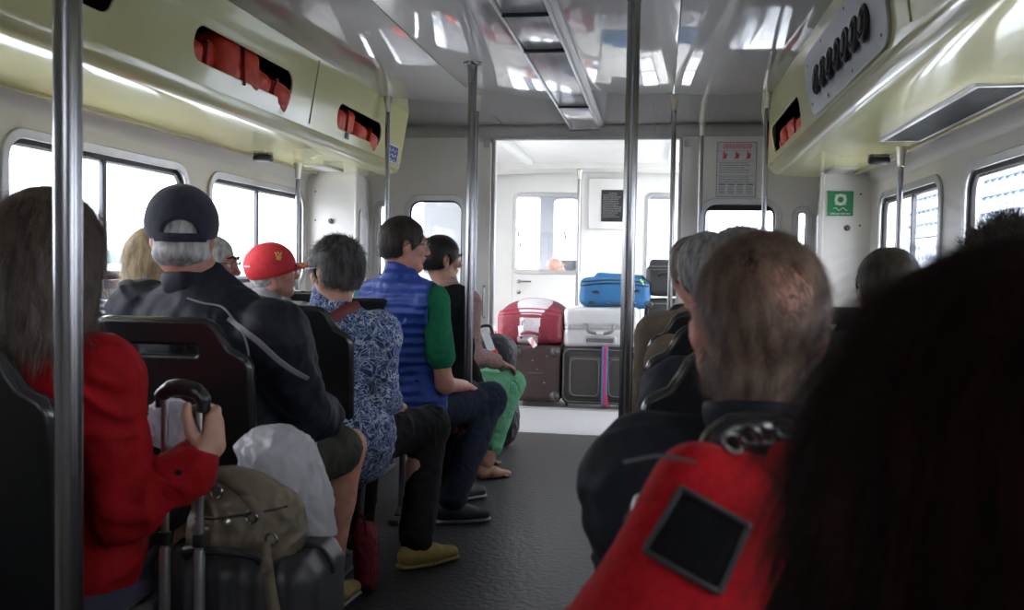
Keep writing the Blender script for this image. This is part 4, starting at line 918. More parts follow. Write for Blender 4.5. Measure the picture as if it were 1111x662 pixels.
def smooth_path(P, n=8):
    P = [np.array(p, float) for p in P]; out = []
    for i in range(len(P) - 1):
        p0, p1, p2, p3 = P[max(i - 1, 0)], P[i], P[i + 1], P[min(i + 2, len(P) - 1)]
        for k in range(n):
            t = k / n; out.append(tuple(.5 * ((2 * p1) + (-p0 + p2) * t + (2 * p0 - 5 * p1 + 4 * p2 - p3) * t * t + (-p0 + 3 * p1 - 3 * p2 + p3) * t ** 3)))
    out.append(tuple(P[-1])); return out
def see(px, py, Y=None):
    return None
def ribbon(path, w, th, up, m, name, parent, **k):
    mb = MB(); mb.tube(path, w / 2, 8, flat=(up, th / w)); return mb.build(name, m, parent, **k)

# 1 --- woman in the red jacket
p = Person('person with shoulder-length ash hair in a red jacket gripping a suitcase handle', (-1.185, 1.66, 1.15), 8, -6, 0, sh=(-1.26, 1.68, .97), hip=(-1.27, 1.76, .54), sw=.19, skin='skin', fem=True)
p.browmat = 'hair_ash'
p.arms['R'] = [V3(-1.075, 1.66, .93), V3(-1.045, 1.70, .645), V3(-.925, 1.765, .735)]
p.SR = p.arms['R'][0]
rx, ry = -.943, 1.80
HP = [RC((-.925, 1.757, .728), (-.912, 1.775, .765), .026, .027, .01, ((1, -.3, 0), .75)), RC((-.908, 1.782, .765), (-.910, 1.795, .815), .024, .022, .014, ((1, -.3, 0), .7)), RC((-.906, 1.80, .765), (-.912, 1.812, .80), .022, .018, .014, ((1, -.3, 0), .7))]
for i, z in enumerate((.836, .816, .795, .775)):
    a = V3(-.914, 1.812 + .004 * (i in (1, 2)), z); b = V3(-.936, 1.832, z + .001); c = V3(-.966, 1.822, z - .001); d = V3(-.970, 1.800, z - .003)
    HP += [RC((-.909, 1.795, z - .006), a, .011, .0112, .008), RC(a, b, .0108, .0098, .004), RC(b, c, .0098, .0088, .004), RC(c, d, .0088, .0078, .004)]
HP += [RC((-.922, 1.768, .765), (-.945, 1.768, .795), .016, .0125, .008), RC((-.945, 1.768, .795), (-.960, 1.775, .830), .0125, .0105, .005), RC((-.960, 1.775, .830), (-.961, 1.780, .848), .0105, .0088, .004)]
p.body({'R': HP}); p.shirt('jacket', 'redcloth', .018, 1.86, .010, 14, 1, h=.0085, armr=(.054, .046, .038))
mb = MB(); E_, W_ = p.arms['R'][1:]; d = (W_ - E_) / np.linalg.norm(W_ - E_); c0 = E_ + d * np.linalg.norm(W_ - E_) * .84
V, F = soft([RC(c0 - d * .03, c0 + d * .018, .058, .056, .01), HS(c0 + d * .026, d, .006)], .005, lambda q: noise(q, 40, 3) * .002); mb.add(V, F); cf = mb.build('cuff', 'redcloth', p.t)
for k in range(3): mb = MB(); q = c0 + d * (-.03 + .0) + V3(.0, -.058, .0) + V3(-.012 + .022 * k, .006 * k, .012 * k); mb.lathe([(0, -.003), (.006, -.003), (.006, .003), (0, .003)], q, (0, -1, 0), 12); mb.build('button', 'black', cf)
p.trousers('trousers', 'darktrouser', -.004)
T = lambda *a: p.head + p.R @ V3(*a)
p.hair('hair_ash', .02, style='long', extra=[RC(T(0, -.04, .02), T(0, -.055, -.11), .098, .085, .03), RC(T(.065, -.01, .0), T(.062, .0, -.12), .036, .03, .02), RC(T(-.065, -.01, .0), T(-.062, .0, -.12), .036, .03, .02), HS(T(0, .06, 0), p.R @ V3(0, 1, -.25), .02), HS(T(0, 0, -.145), (0, 0, -1), .02)], n=9000, L=.09, lift=.12, w=.0016, droop=.6)

# 2 --- man in the navy cap
p = Person('grey-haired person in a navy cap and dark navy jacket with grey piping and shorts', (-1.345, 2.46, 1.214), 26, -4, 0, sh=(-1.27, 2.47, 1.015), hip=(-1.25, 2.52, .54), sw=.25, skin='skin_ruddy', hsc=1.06)
p.browmat = 'hair_grey'; p.setup(-14)
p.SR = p.SR + V3(-.02, 0, -.05); p.arms['R'] = [p.SR, V3(-1.035, 2.58, .71), V3(-1.05, 2.80, .66)]; p.arms['L'][1] = V3(-1.53, 2.52, .74)
p.legs['R'] = [V3(-1.15, 2.55, .52), V3(-1.0, 2.92, .545), V3(-1.055, 2.86, .09), V3(.25, .97, 0) / 1.0]
p.body({'R': dict(d=(-.3, .9, -.2), n=(0, 0, 1), s=(-1, 0, 0), curl=.5)})
jk = p.shirt('jacket', 'navycloth', .034, 1.92, .008, 16, 2, h=.0095, armr=(.062, .054, .046)); bv = bvh_of(*p.last)
V, F = soft([RC(p.sh + V3(-.05, .015, .05), p.head + V3(.03, -.01, -.115), .088, .078, .01), RC(p.sh + V3(-.04, .02, .12), p.head + V3(.02, .02, -.0), .062, .060, .004, op='s'), HS(p.head + V3(0, 0, -.105), (0, .15, 1), .006)], .006, lambda q: noise(q, 30, 1) * .003); mb = MB(); mb.add(V, F); mb.build('collar', 'navycloth', jk)
EYE = V3(0, 0, 1.15)
def drape_from(bv, pts, Y, off=.002):
    out = []
    for x, z in pts:
        d = V3(x, Y, z) - EYE; h = bv.ray_cast(Vector(EYE), Vector(d).normalized())
        if h[0] is not None: n_ = h[1] if h[1].dot(Vector(d)) < 0 else -h[1]; out.append(tuple(h[0] + n_ * off))
    return out
for k, pts in enumerate(([(-1.323, 1.043), (-1.276, 1.030), (-1.220, 1.021), (-1.184, .988), (-1.156, .953), (-1.139, .907), (-1.136, .863), (-1.144, .797), (-1.127, .725)], [(-1.200, .989), (-1.110, .927), (-1.037, .867), (-.964, .826)])):
    q = drape_from(bv, smooth_path([(a, b) for a, b in pts], 6), 2.45)
    if len(q) > 3: mb = MB(); mb.tube(q, .003 if k == 0 else .009, 6, flat=((0, 1, 0), 1 if k == 0 else .3)); mb.build('piping', 'greycloth', jk)
p.trousers('shorts', 'khaki', .02, .86, .006, 3)
p.shoes('tanshoe', 'sole')
T = lambda *a: p.head + p.R @ (V3(*a) * p.hsc)
p.hair('hair_grey', .003, style='short', nape=-.078, n=5000, L=.022, lift=.06, w=.0015, extra=[EL(T(0, -.030, -.045), (.079, .080, .042), p.R, .015)])
def cap(p, m, back_open=True, visor_scale=1.0, name='cap', vis_up=0.):
    T = lambda *a: p.head + p.R @ (V3(*a) * p.hsc); R = p.R; sc = p.hsc
    P = [EL(T(0, -.014, .040), V3(.096, .117, .104) * sc, R, .01), HS(T(0, 0, .004), R @ V3(0, .20, -1), .004)]
    if back_open: P.append(EL(T(0, -.125, .004), V3(.048, .05, .034) * sc, R, .004, 's')) 
    V, F = soft(P, .0042, lambda q: noise(q, 40, 2) * .0012); mb = MB(); mb.add(V, F); c = mb.build(name, m, p.t, sharp=60)
    if back_open:
        mb = MB(); rx_ = .093; ry_ = .112; mb.tube([T(rx_ * math.sin(a), -.014 - ry_ * math.cos(a), -.010 + .004 * abs(a)) for a in np.linspace(-.75, .75, 14)], .0035, 8, flat=((0, 0, 1), 3.4))
        mb.build('strap', m, c)
    V = []; F = []; n = 18
    for i in range(n + 1):
        a = -1.1 + 2.2 * i / n; x = .088 * math.sin(a) * 1.02; y0 = -.014 + .106 * math.cos(a); ext = .085 * visor_scale * math.cos(a / 1.1 * PI / 2) ** .6 if abs(a) < 1.1 else 0
        for k in range(5): u = k / 4; V.append(T(x * (1 - .06 * u), y0 + ext * u, .020 + vis_up * u - .010 * u * u - .9 * x * x * 1.2))
    for i in range(n):
        for k in range(4): b = i * 5 + k; F.append([b, b + 5, b + 6, b + 1])
    V2 = [v + R @ V3(0, 0, -.006) for v in V]; N = len(V); F += [[a + N for a in f[::-1]] for f in F]
    for i in range(n): F.append([i * 5 + 4, (i + 1) * 5 + 4, (i + 1) * 5 + 4 + N, i * 5 + 4 + N]) 
    mb = MB(); mb.add(V + V2, F); mb.build('visor', m, c)
    mb = MB(); mb.lathe([(0, .006), (.007, .003), (.008, -.002)], T(0, -.014, .137), R @ V3(0, 0, 1), 12); mb.build('top_button', m, c)
    return c
cap(p, 'navycap')

# 3 --- blonde woman by the window
p = Person('blonde person in a navy and white striped top by the left windows', (-1.735, 2.98, 1.135), 20, -4, 6, sh=(-1.78, 2.96, .955), hip=(-1.80, 2.95, .52), sw=.165, fem=True, hsc=.97); p.browmat = 'hair_blonde'
p.body(); p.shirt('striped_top', 'striped', .012, 1.5, .004, 20, 3); p.trousers('trousers', 'jeans')
T = lambda *a: p.head + p.R @ V3(*a)
p.hair('hair_blonde', .02, style='long', extra=[RC(T(0, -.035, .02), T(0, -.045, -.075), .092, .088, .03), HS(T(0, .055, 0), p.R @ V3(0, 1, -.3), .02), HS(T(0, 0, -.105), p.R @ V3(.25, 0, -1), .02)], n=4500, L=.07, lift=.15, w=.002, droop=.6)
# 4 --- man with glasses looking right
p = Person('person with glasses and a large nose glimpsed in profile beyond the navy cap', (-1.745, 3.42, 1.13), -82, 0, 0, sh=(-1.80, 3.40, .95), hip=(-1.82, 3.40, .52), sw=.19, skin='skin_ruddy')
p.body(); p.shirt('shirt', 'greytee', .012, 1.3, seed=4); p.trousers('trousers', 'darktrouser'); p.hair('hair_grey', .01, n=1500, L=.02); p.glasses()
# 5 --- grey haired head beyond the red cap
p = Person('grey-haired person seated low beyond the red cap next to the left windows', (-2.01, 4.62, 1.065), 10, 0, 0, sh=(-1.97, 4.58, .88), hip=(-1.90, 4.55, .50), sw=.12)
p.body(); p.shirt('shirt', 'greytee', .012, 1.3, seed=5); p.trousers('trousers', 'darktrouser'); p.hair('hair_grey', .012, n=1500, L=.02)
# 6 --- red cap
p = Person('person in a red baseball cap with gold emblem turned to the right', (-1.765, 4.06, 1.100), -58, 6, 12, sh=(-1.80, 4.02, .915), hip=(-1.82, 4.0, .51), sw=.185, skin='skin_ruddy', hsc=1.02)
p.body(); p.shirt('shirt', 'greytee', .016, 1.3, seed=6); p.trousers('trousers', 'darktrouser'); p.hair('hair_grey', .003, n=1200, L=.012, lift=.06)
c = cap(p, 'redcap', back_open=False, vis_up=.020, visor_scale=1.0)
T = lambda *a: p.head + p.R @ (V3(*a) * p.hsc)
capV, capF = soft([EL(T(0, -.014, .040), V3(.0965, .1175, .1045) * p.hsc, p.R, .01)], .006); bc = bvh_of(capV, capF)
vd = p.R @ V3(-1, -.35, -.2)
def patch_on(bv, centre, nrm, shapes, m, name, parent, scale=1.0, upv=(0, 0, 1)):
    n = V3(*nrm); n /= np.linalg.norm(n); u = V3(*upv); u = u - n * (u @ n); u /= np.linalg.norm(u); r = np.cross(u, n); mb = MB()
    for sh_ in shapes:
        pts = []
        for (a, b) in sh_:
            o = V3(*centre) + (r * a + u * b) * scale + n * .3; h = bv.ray_cast(Vector(o), Vector(-n))
            pts.append(tuple(h[0] + Vector(n) * .0015) if h[0] is not None else tuple(o - n * .3))
        mb.tube(pts, .0032 * scale, 6)
    return mb.build(name, m, parent)
rt_ = p.R @ V3(1, -.15, .25)
patch_on(bc, T(.05, .02, .09), rt_, [[(-.016, .014), (-.008, .004), (-.004, -.012), (.006, -.014), (.012, -.004)], [(-.004, .016), (.004, .006), (.008, -.006)], [(-.012, 0), (0, -.006), (.014, -.012)], [(-.010, -.016), (0, -.018), (.010, -.018)], [(.014, .016), (.010, .004), (.004, -.004)]], 'gold', 'emblem', c, 1.0)
rb_ = p.R @ V3(.45, -1, .1)
patch_on(bc, T(.03, -.09, .048), rb_, [[(-.02, .004), (-.016, -.004), (-.012, .004), (-.008, -.004), (-.004, .004)], [(0, .004), (.004, -.004), (.008, .004)], [(.012, -.004), (.016, .004), (.020, -.003)]], 'white', 'lettering', c, .9)
vt = T(0.02, .13, .03); mb = MB(); mb.lathe([(.014, 0), (.014, .002), (0, .0025)], vt + p.R @ V3(.012, 0, .003), p.R @ V3(.3, 0, 1), 14); mb.lathe([(.008, .0022), (.008, .004), (0, .0042)], vt + p.R @ V3(.012, 0, .003), p.R @ V3(.3, 0, 1), 12); mb.build('visor_badge', 'gold', c)

# 7 --- patterned shirt
p = Person('dark-haired person in a blue and white patterned shirt with a dark red shoulder strap', (-1.155, 3.20, 1.122), 62, -5, 0, sh=(-1.165, 3.20, .925), hip=(-1.17, 3.24, .50), sw=.175, skin='skin')
p.browmat = 'hair_dark'; p.setup(4); p.arms['R'] = [p.SR, V3(-.99, 3.24, .66), V3(-.98, 3.44, .60)]; p.arms['L'][1] += V3(-.0, 0, 0)
p.legs['R'] = [V3(-1.05, 3.28, .50), V3(-.90, 3.63, .50), V3(-.885, 3.36, .09), V3(.72, .69, 0)]; p.legs['L'] = [V3(-1.2, 3.28, .5), V3(-1.18, 3.66, .51), V3(-1.16, 3.50, .09), V3(0, 1, 0)]
p.body({'R': dict(d=(-.3, .9, -.2), n=(0, 0, 1), s=(-1, 0, 0), curl=.5)}); st = p.shirt('shirt', 'hawaii', .020, 1.35, .006, 20, 7, h=.009); bv = bvh_of(*p.last)
p.garment('shirt_tail', [RC(p.hip - V3(.07, .02, -.02), p.hip + V3(.08, -.01, 0.02), .155, .155, .04, ((0, 0, 1), 1.25))], 'hawaii', disp=.008, seed=71)
V, F = soft([RC(p.sh + V3(-.01, .01, .06), p.sh + V3(-.015, .02, .105), .078, .070, .01), RC(p.sh + V3(-.012, .03, .04), p.sh + V3(-.02, .045, .18), .056, .060, .004, op='s')], .006, lambda q: noise(q, 30, 1) * .003); mb = MB(); mb.add(V, F); mb.build('collar', 'hawaii', st)
q = drape(bv, smooth_path([(-1.045, 1.00), (-1.08, .985), (-1.13, .955), (-1.19, .925), (-1.25, .885), (-1.29, .83)], 5), 1.5, off=.004)
mb = MB(); mb.tube(q, .023, 8, flat=((0, 1, 0), .18)); mb.build('shoulder_strap', 'redstrap', p.t)
p.trousers('trousers', 'darktrouser', .014, 1.95, .005, 7, r=(.088, .062, .05)); p.shoes('tanshoe', 'tanshoe', 'R'); p.shoes('shoe', 'sole', 'L')
p.hair('hair_saltpepper', .014, style='short', nape=-.060, n=6500, L=.032, lift=.35, w=.0016, disp=.004); p.glasses('white')

# 8 --- man in the blue vest
p = Person('dark-haired person in glasses, blue quilted vest and green polo, legs out in the aisle', (-1.120, 3.99, 1.235), -62, -2, 3, sh=(-1.13, 3.97, 1.015), hip=(-1.12, 3.98, .52), sw=.195, skin='skin_ruddy', hsc=1.04)
p.browmat = 'hair_dark'; p.setup(-30)
p.arms['R'] = [p.SR + V3(.0, 0, 0), V3(-.905, 3.90, .63), V3(-.86, 4.12, .60)]; p.arms['L'][1] = p.arms['L'][1] + V3(0, 0, 0)
p.legs['R'] = [V3(-1.04, 3.96, .50), V3(-.78, 4.30, .515), V3(-.895, 3.98, .09), V3(.93, .37, 0)]; p.legs['L'] = [V3(-1.14, 4.08, .5), V3(-.93, 4.48, .50), V3(-.97, 4.35, .09), V3(.8, .6, 0)]
p.body({'R': dict(d=(.2, .9, -.25), n=(.2, 0, 1), s=(-1, 0, 0), curl=.4)}); p.shirt('polo_shirt', 'green_cloth', .012, .66, .004, 20, 8, h=.009, armr=(.056, .050, .046))
vP = p.torso(.034); mb = MB(); 
vs = p.garment('quilted_vest', vP + [EL(p.SR + V3(.045, -.01, -.03), (.066, .10, .13), None, .01, 's'), EL(p.SL + V3(-.06, .02, -.03), (.066, .10, .13), None, .01, 's')], 'quilt', disp=.006, sc=26, seed=8, h=.009)
V, F = soft([RC(p.sh + V3(-.005, .01, .055), p.sh + V3(.0, .025, .125), .090, .076, .01), RC(p.sh + V3(.01, .03, .04), p.sh + V3(.02, .05, .19), .060, .068, .004, op='s'), HS(p.sh + V3(0, 0, .128), V3(.3, .3, 1), .006)], .006, lambda q: noise(q, 30, 1) * .003); mb = MB(); mb.add(V, F); mb.build('collar', 'quilt', vs)
p.trousers('jeans', 'jeans', .016, 1.96, .005, 8, r=(.09, .064, .05)); p.shoes()
p.hair('hair_dark', .009, style='short', nape=-.05, n=5500, L=.022, lift=.4, w=.0014); p.glasses()

# 9 --- lady in green trousers
p = Person('person with pinned-up black hair, speckled pink sleeves and mint green trousers', (-1.145, 4.83, 1.18), -58, -4, 0, sh=(-1.11, 4.80, .975), hip=(-1.10, 4.80, .50), sw=.15, skin='skin_tan', fem=True, hsc=1.0)
p.setup(-28); p.arms['R'] = [p.SR, V3(-.965, 4.80, .68), V3(-.86, 5.0, .62)]
p.legs['R'] = [V3(-1.02, 4.82, .47), V3(-.80, 5.12, .49), V3(-.895, 4.86, .09), V3(.8, .6, 0)]; p.legs['L'] = [V3(-1.1, 4.9, .47), V3(-.95, 5.28, .48), V3(-1.0, 5.12, .09), V3(.6, .8, 0)]
p.body({'R': dict(d=(.6, .7, -.3), n=(.2, 0, 1), s=(-1, 0, 0), curl=.5)}, feet=True)
p.shirt('speckled_top', 'pinkprint', .012, 1.88, .003, 22, 9, h=.009, armr=(.044, .038, .034)); p.garment('dark_waistcoat', p.torso(.022)[:5] + [EL(p.SR + V3(.05, -.01, -.05), (.06, .10, .14), None, .01, 's'), EL(p.SL + V3(-.05, .0, -.05), (.06, .10, .14), None, .01, 's')], 'mesh', disp=.004, seed=9)
p.trousers('trousers', 'mint', .014, 1.80, .005, 9, r=(.082, .058, .046))
T = lambda *a: p.head + p.R @ V3(*a)
p.hair('hair_black', .016, style='short', nape=-.055, n=3000, L=.035, lift=.12, extra=[EL(T(0, -.10, .02), (.045, .04, .05), p.R, .02)])

# 10 --- balding man on the right
p = Person('balding brown-haired person in a dark navy jacket seen from behind, centre right', (.128, 1.20, 1.078), 6, -6, 0, sh=(.178, 1.225, .885), hip=(.22, 1.24, .50), sw=.178, skin='skin_ruddy', hsc=1.05)
p.browmat = 'hair_brown'; p.arms['L'] = [p.SL, V3(.01, 1.22, .68), V3(.01, 1.46, .62)]
p.body({'L': dict(d=(.2, .9, -.25), n=(0, 0, 1), s=(1, 0, 0), curl=.5)}); jk = p.shirt('jacket', 'navycloth', .030, 1.88, .007, 16, 10, h=.0085, armr=(.060, .052, .046))
V, F = soft([RC(p.sh + V3(0, .0, .05), p.head + V3(0, -.03, -.100), .082, .068, .01), RC(p.sh + V3(0, .03, .10), p.head + V3(0, .01, .0), .058, .06, .004, op='s'), HS(p.head + V3(0, 0, -.098), (0, .2, 1), .006)], .006, lambda q: noise(q, 30, 1) * .003); mb = MB(); mb.add(V, F); mb.build('collar', 'navycloth', jk)
p.trousers('trousers', 'darktrouser'); p.shoes()
T = lambda *a: p.head + p.R @ V3(*a)
# thin hair: a fringe of cover with bare scalp showing on the back of the crown
hV, hF = p.hV, p.hF
def bald_keep(c):
    q = (c - p.head) @ p.R; back = (q[:, 1] < .055) | (q[:, 2] > .075)
    spot = np.exp(-(((q[:, 0] - .012) / .036) ** 2 + ((q[:, 2] - .045) / .034) ** 2)) * (q[:, 1] < 0)
    return back * (q[:, 2] > -.07) * (np.abs(q[:, 0]) < .074 + .02 * (q[:, 2] > 0)) * np.clip(1.0 - .93 * spot, .03, 1) * np.where((np.abs(q[:, 0]) > .070) & (q[:, 2] < .03) & (q[:, 1] > -.03), .0, 1) 
def hflow(pp, N):
    q = (pp - p.head) @ p.R; d = q - V3(.01, -.04, .08); d[:, 2] -= .10; d[:, 0] += .04; return d @ p.R.T / (np.linalg.norm(d, axis=1)[:, None] + 1e-6)
mb = MB(); A_, B_ = strands(hV, hF, 24000, .024, hflow, bald_keep, .18, .0016, .3, jit=.35, rng=np.random.default_rng(3)); mb.add(A_, B_)
def side_keep(c):
    q = (c - p.head) @ p.R; return ((np.abs(q[:, 0]) > .045) | (q[:, 2] > .085) | (q[:, 2] < -.005)) * (q[:, 1] < .05) * (q[:, 2] > -.07) * np.where((np.abs(q[:, 0]) > .070) & (q[:, 2] < .03) & (q[:, 1] > -.03), .0, 1)
A_, B_ = strands(hV, hF, 15000, .028, hflow, side_keep, .28, .0013, .4, jit=.4, rng=np.random.default_rng(4)); mb.add(A_, B_)
mb.build('hair', 'hair_brown', p.b, sharp=80)
# behind him, further forward
p = Person('person with a broad head of grey hair just in front of the balding passenger', (.175, 2.02, 1.112), 0, -4, 0, sh=(.21, 2.04, .90), hip=(.232, 2.05, .50), sw=.165, skin='skin'); p.browmat = 'hair_grey'
p.body(); p.shirt('dark_shirt', 'navycloth', .016, 1.9, seed=11); p.trousers('trousers', 'darktrouser'); p.shoes(); p.hair('hair_midgrey', .014, n=4500, L=.030, lift=.4)
p = Person('grey-haired person with a visible left ear, second head beyond the balding passenger', (.142, 2.82, 1.135), 4, -4, 0, sh=(.21, 2.84, .89), hip=(.232, 2.84, .50), sw=.165, skin='skin_ruddy'); p.browmat = 'hair_grey'
p.body(); p.shirt('tan_shirt', 'brownjacket', .016, 1.9, seed=12); p.trousers('trousers', 'darktrouser'); p.shoes(); p.hair('hair_midgrey', .012, n=3000, L=.022, lift=.3)
p = Person('brown-haired person in a brown jacket furthest along the right side of the aisle', (.125, 3.58, 1.15), 4, -4, 0, sh=(.18, 3.60, .915), hip=(.232, 3.62, .50), sw=.17, skin='skin_ruddy')
p.body(); p.shirt('jacket', 'brownjacket', .03, 1.9, seed=13); p.trousers('trousers', 'darktrouser'); p.shoes(); p.hair('hair_ash', .010, n=3000, L=.022, lift=.3)
# window seats on the right
p = Person('person with short spiky dark hair whose crown shows above the foreground head', (.70, 2.0, 1.135), 0, -3, 0, sh=(.70, 2.0, .94), hip=(.78, 2.03, .52), sw=.185)
p.body(); p.shirt('shirt', 'greytee', .016, 1.9, seed=14); p.trousers('trousers', 'darktrouser'); p.hair('hair_dark', .014, n=7000, L=.030, lift=1.6, style='spiky', w=.0018, droop=0)
p = Person('brown-haired person beside the short pole in the right window seats', (.655, 2.80, 1.095), 4, -3, 0, sh=(.70, 2.80, .92), hip=(.78, 2.82, .52), sw=.18)
p.body(); p.shirt('shirt', 'greytee', .016, 1.9, seed=15); p.trousers('trousers', 'darktrouser'); p.hair('hair_dark', .012, n=2500, L=.02, lift=.3)
# woman in front of the camera
p = Person('person with long near-black auburn-tinted hair filling the lower right foreground', (.195, .52, 1.020), -8, -4, -3, sh=(.22, .54, .83), hip=(.25, .52, .44), sw=.17, skin='skin', fem=True, hsc=1.02); p.browmat = 'hair_dark'
p.body(); p.shirt('black_top', 'darktrouser', .02, 1.9, .005, 18, 16, h=.009); p.trousers('trousers', 'darktrouser')
T = lambda *a: p.head + p.R @ V3(*a)
p.hair('hair_auburn', .022, style='long', extra=[RC(T(0, -.03, .03), T(.02, -.055, -.16), .105, .10, .04), RC(T(-.05, -.035, 0), T(-.060, -.05, -.14), .07, .04, .03), RC(T(.05, -.035, 0), T(.08, -.05, -.2), .07, .07, .03), HS(T(0, .06, 0), p.R @ V3(0, 1, -.25), .02), HS(T(0, 0, -.25), (0, 0, -1), .02)], n=16000, L=.10, lift=.10, w=.0012, droop=.7)
# the helmsman
p = Person('bald person with glasses behind the window of the wheelhouse door', (-1.14, 10.35, 1.14), -60, 4, 0, sh=(-1.14, 10.38, .94), hip=(-1.14, 10.4, .5), sw=.19, skin='skin'); p.browmat = 'hair_grey'
p.body(); p.shirt('shirt', 'greytee', .016, 1.9, seed=17); p.trousers('trousers', 'darktrouser'); p.glasses()
mb = MB(); mb.box((-1.14, 10.4, .2), (.42, .42, .4), .03); mb.box((-1.14, 10.2, .6), (.42, .06, .5), .02); tag(mb.build('helm_chair', 'greyplastic', org=(-1.14, 10.4, 0)), 'grey helm chair in the wheelhouse under the bald person', 'chair')
# ------------------------------------------------------------------ luggage in the front room
def softbox(c, h, rad, puff, hh=.012, seed=1, disp=.003, R=None): return soft([BX(c, h, rad, R, puff=puff)], hh, lambda p: noise(p, 14, seed) * disp)
def wheel(m, c, ax=(1, 0, 0), r=.024, w=.022):
    m.lathe([(r * .55, -w / 2), (r * .9, -w / 2), (r, -w * .3), (r, w * .3), (r * .9, w / 2), (r * .55, w / 2), (.004, w * .4)], c, ax, 18)
def zipper(path, parent, m='rubber', r=.0045, name='zipper'):
    q = MB(); q.tube(path, r, 6, cap=False); return q.build(name, m, parent)
def loop(x0, z0, x1, z1, y, r=.05): return [(a, y, b) for a, b in rrect(x0, z0, x1, z1, r, 5)] + [(x1, y, z1 - r)]
# brown case on its side, wheel base towards the cabin
t = thing('suitcase', 'dark brown soft suitcase standing under the burgundy one with its black castors facing the cabin', 'suitcase', (-.98, 7.75, 0), 'luggage piled in the front room')
V, F = softbox((-.975, 7.82, .275), (.205, .33, .235), .035, .006); m = MB(); m.add(V, F); m.build('suitcase_body', 'suit_brown', t)
zipper(loop(-1.145, .075, -.80, .475, 7.50, .04), t, 'suit_black', .006, 'piping')
for x, z in ((-1.135, .09), (-.815, .09), (-1.135, .455), (-.815, .455)):
    m = MB(); m.lathe([(.042, 0), (.042, .018), (.02, .03), (.012, .05)], (x, 7.50, z), (0, -1, 0), 18); f = m.build('castor_mount', 'rubber', t); m = MB(); wheel(m, (x, 7.435, z - .012), (1, 0, .2)); f2 = m.build('castor_wheel', 'rubber', f)
for x, z in ((-.93, .26), (-.90, .20), (-.96, .31), (-1.0, .38), (-.88, .42)): m = MB(); m.lathe([(0, .004), (.007, .003), (.007, 0)], (x, 7.488, z), (0, -1, 0), 8); m.build('rivet', 'steel', t)
m = MB(); m.box((-.975, 7.487, .27), (.12, .012, .03), .005); m.build('base_skid', 'rubber', t)
# charcoal case
t = thing('suitcase', 'large charcoal-brown soft suitcase with a blue and magenta strap, under the silver one', 'suitcase', (-.46, 7.75, 0), 'luggage piled in the front room')
V, F = softbox((-.445, 7.68, .27), (.315, .19, .235), .05, .012, seed=2); m = MB(); m.add(V, F); m.build('suitcase_body', 'suit_grey', t)
V, F = softbox((-.57, 7.485, .26), (.13, .025, .17), .03, .008, seed=3); m = MB(); m.add(V, F); pk = m.build('front_pocket', 'suit_grey', t); zipper(loop(-.685, .11, -.455, .41, 7.458, .04), pk, 'greyplastic', .004)
V, F = softbox((-.285, 7.485, .26), (.11, .025, .17), .03, .008, seed=4); m = MB(); m.add(V, F); pk = m.build('front_pocket', 'suit_grey', t); zipper(loop(-.37, .11, -.205, .41, 7.458, .04), pk, 'greyplastic', .004)
zipper(loop(-.745, .055, -.145, .485, 7.482, .06), t, 'greyplastic', .005)
m = MB(); P = [(-.405, y, z) for y, z in ((7.86, .525), (7.5, .525), (7.435, .50), (7.425, .27), (7.44, .05), (7.50, .018), (7.85, .018))]; m.tube(P, .0026, 8, flat=((1, 0, 0), 10)); st = m.build('luggage_strap', 'lilac', t)
m = MB(); m.tube([(x + .002, y - .004, z + (.003 if z > .3 else 0)) for x, y, z in P], .0022, 8, flat=((1, 0, 0), 5)); m.build('strap_stripe', 'magenta', st)
m = MB(); m.tube([(-.40, 7.42, .14), (-.385, 7.405, .09), (-.37, 7.42, .03)], .012, 6, flat=((0, 1, 0), .2)); m.build('strap_end', 'magenta', st)
for x in (-.72, -.17): m = MB(); wheel(m, (x, 7.56, .03), (1, 0, 0), .026); m.build('castor_wheel', 'rubber', t)
# burgundy case
t = thing('suitcase', 'burgundy and pale grey rounded soft suitcase lying on top of the brown one', 'suitcase', (-1.03, 7.75, .5), 'luggage piled in the front room')
V, F = soft([BX((-1.03, 7.74, .655), (.275, .24, .135), .06, puff=.022), EL((-1.01, 7.76, .76), (.265, .23, .125), None, .06)], .010, lambda p: noise(p, 16, 5) * .004); bvR = bvh_of(V, F)
c, nn, A = face_stats(V, F); q = (np.abs(c[:, 0] + 1.04 + (c[:, 2] - .6) * -.12) < .085 + .06 * np.clip((c[:, 2] - .76) / .08, 0, 1)) & (c[:, 1] < 7.72) & (np.abs(c[:, 2] - .745) > .012)
m = MB(); m.add(V, F, q.astype(int).tolist()); m.build('suitcase_body', ['suit_red', 'suit_patch'], t)
for z, w_, dz in ((.745, .265, .028), (.775, .255, .030), (.605, .10, .0)):
    pts = drape(bvR, [(-1.03 + w_ * u, z + dz * (1 - u * u)) for u in np.linspace(-1, 1, 24)], 7.2, off=.002)
    if len(pts) > 3: zipper(pts, t, 'suit_black' if z < .7 else 'magenta', .0055)
m = MB(); m.tube(smooth_path([(-1.10, 7.50, .565), (-1.09, 7.455, .60), (-1.03, 7.44, .615), (-.95, 7.44, .60), (-.94, 7.47, .565)], 5), .012, 8); m.build('carry_handle', 'suit_red', t)
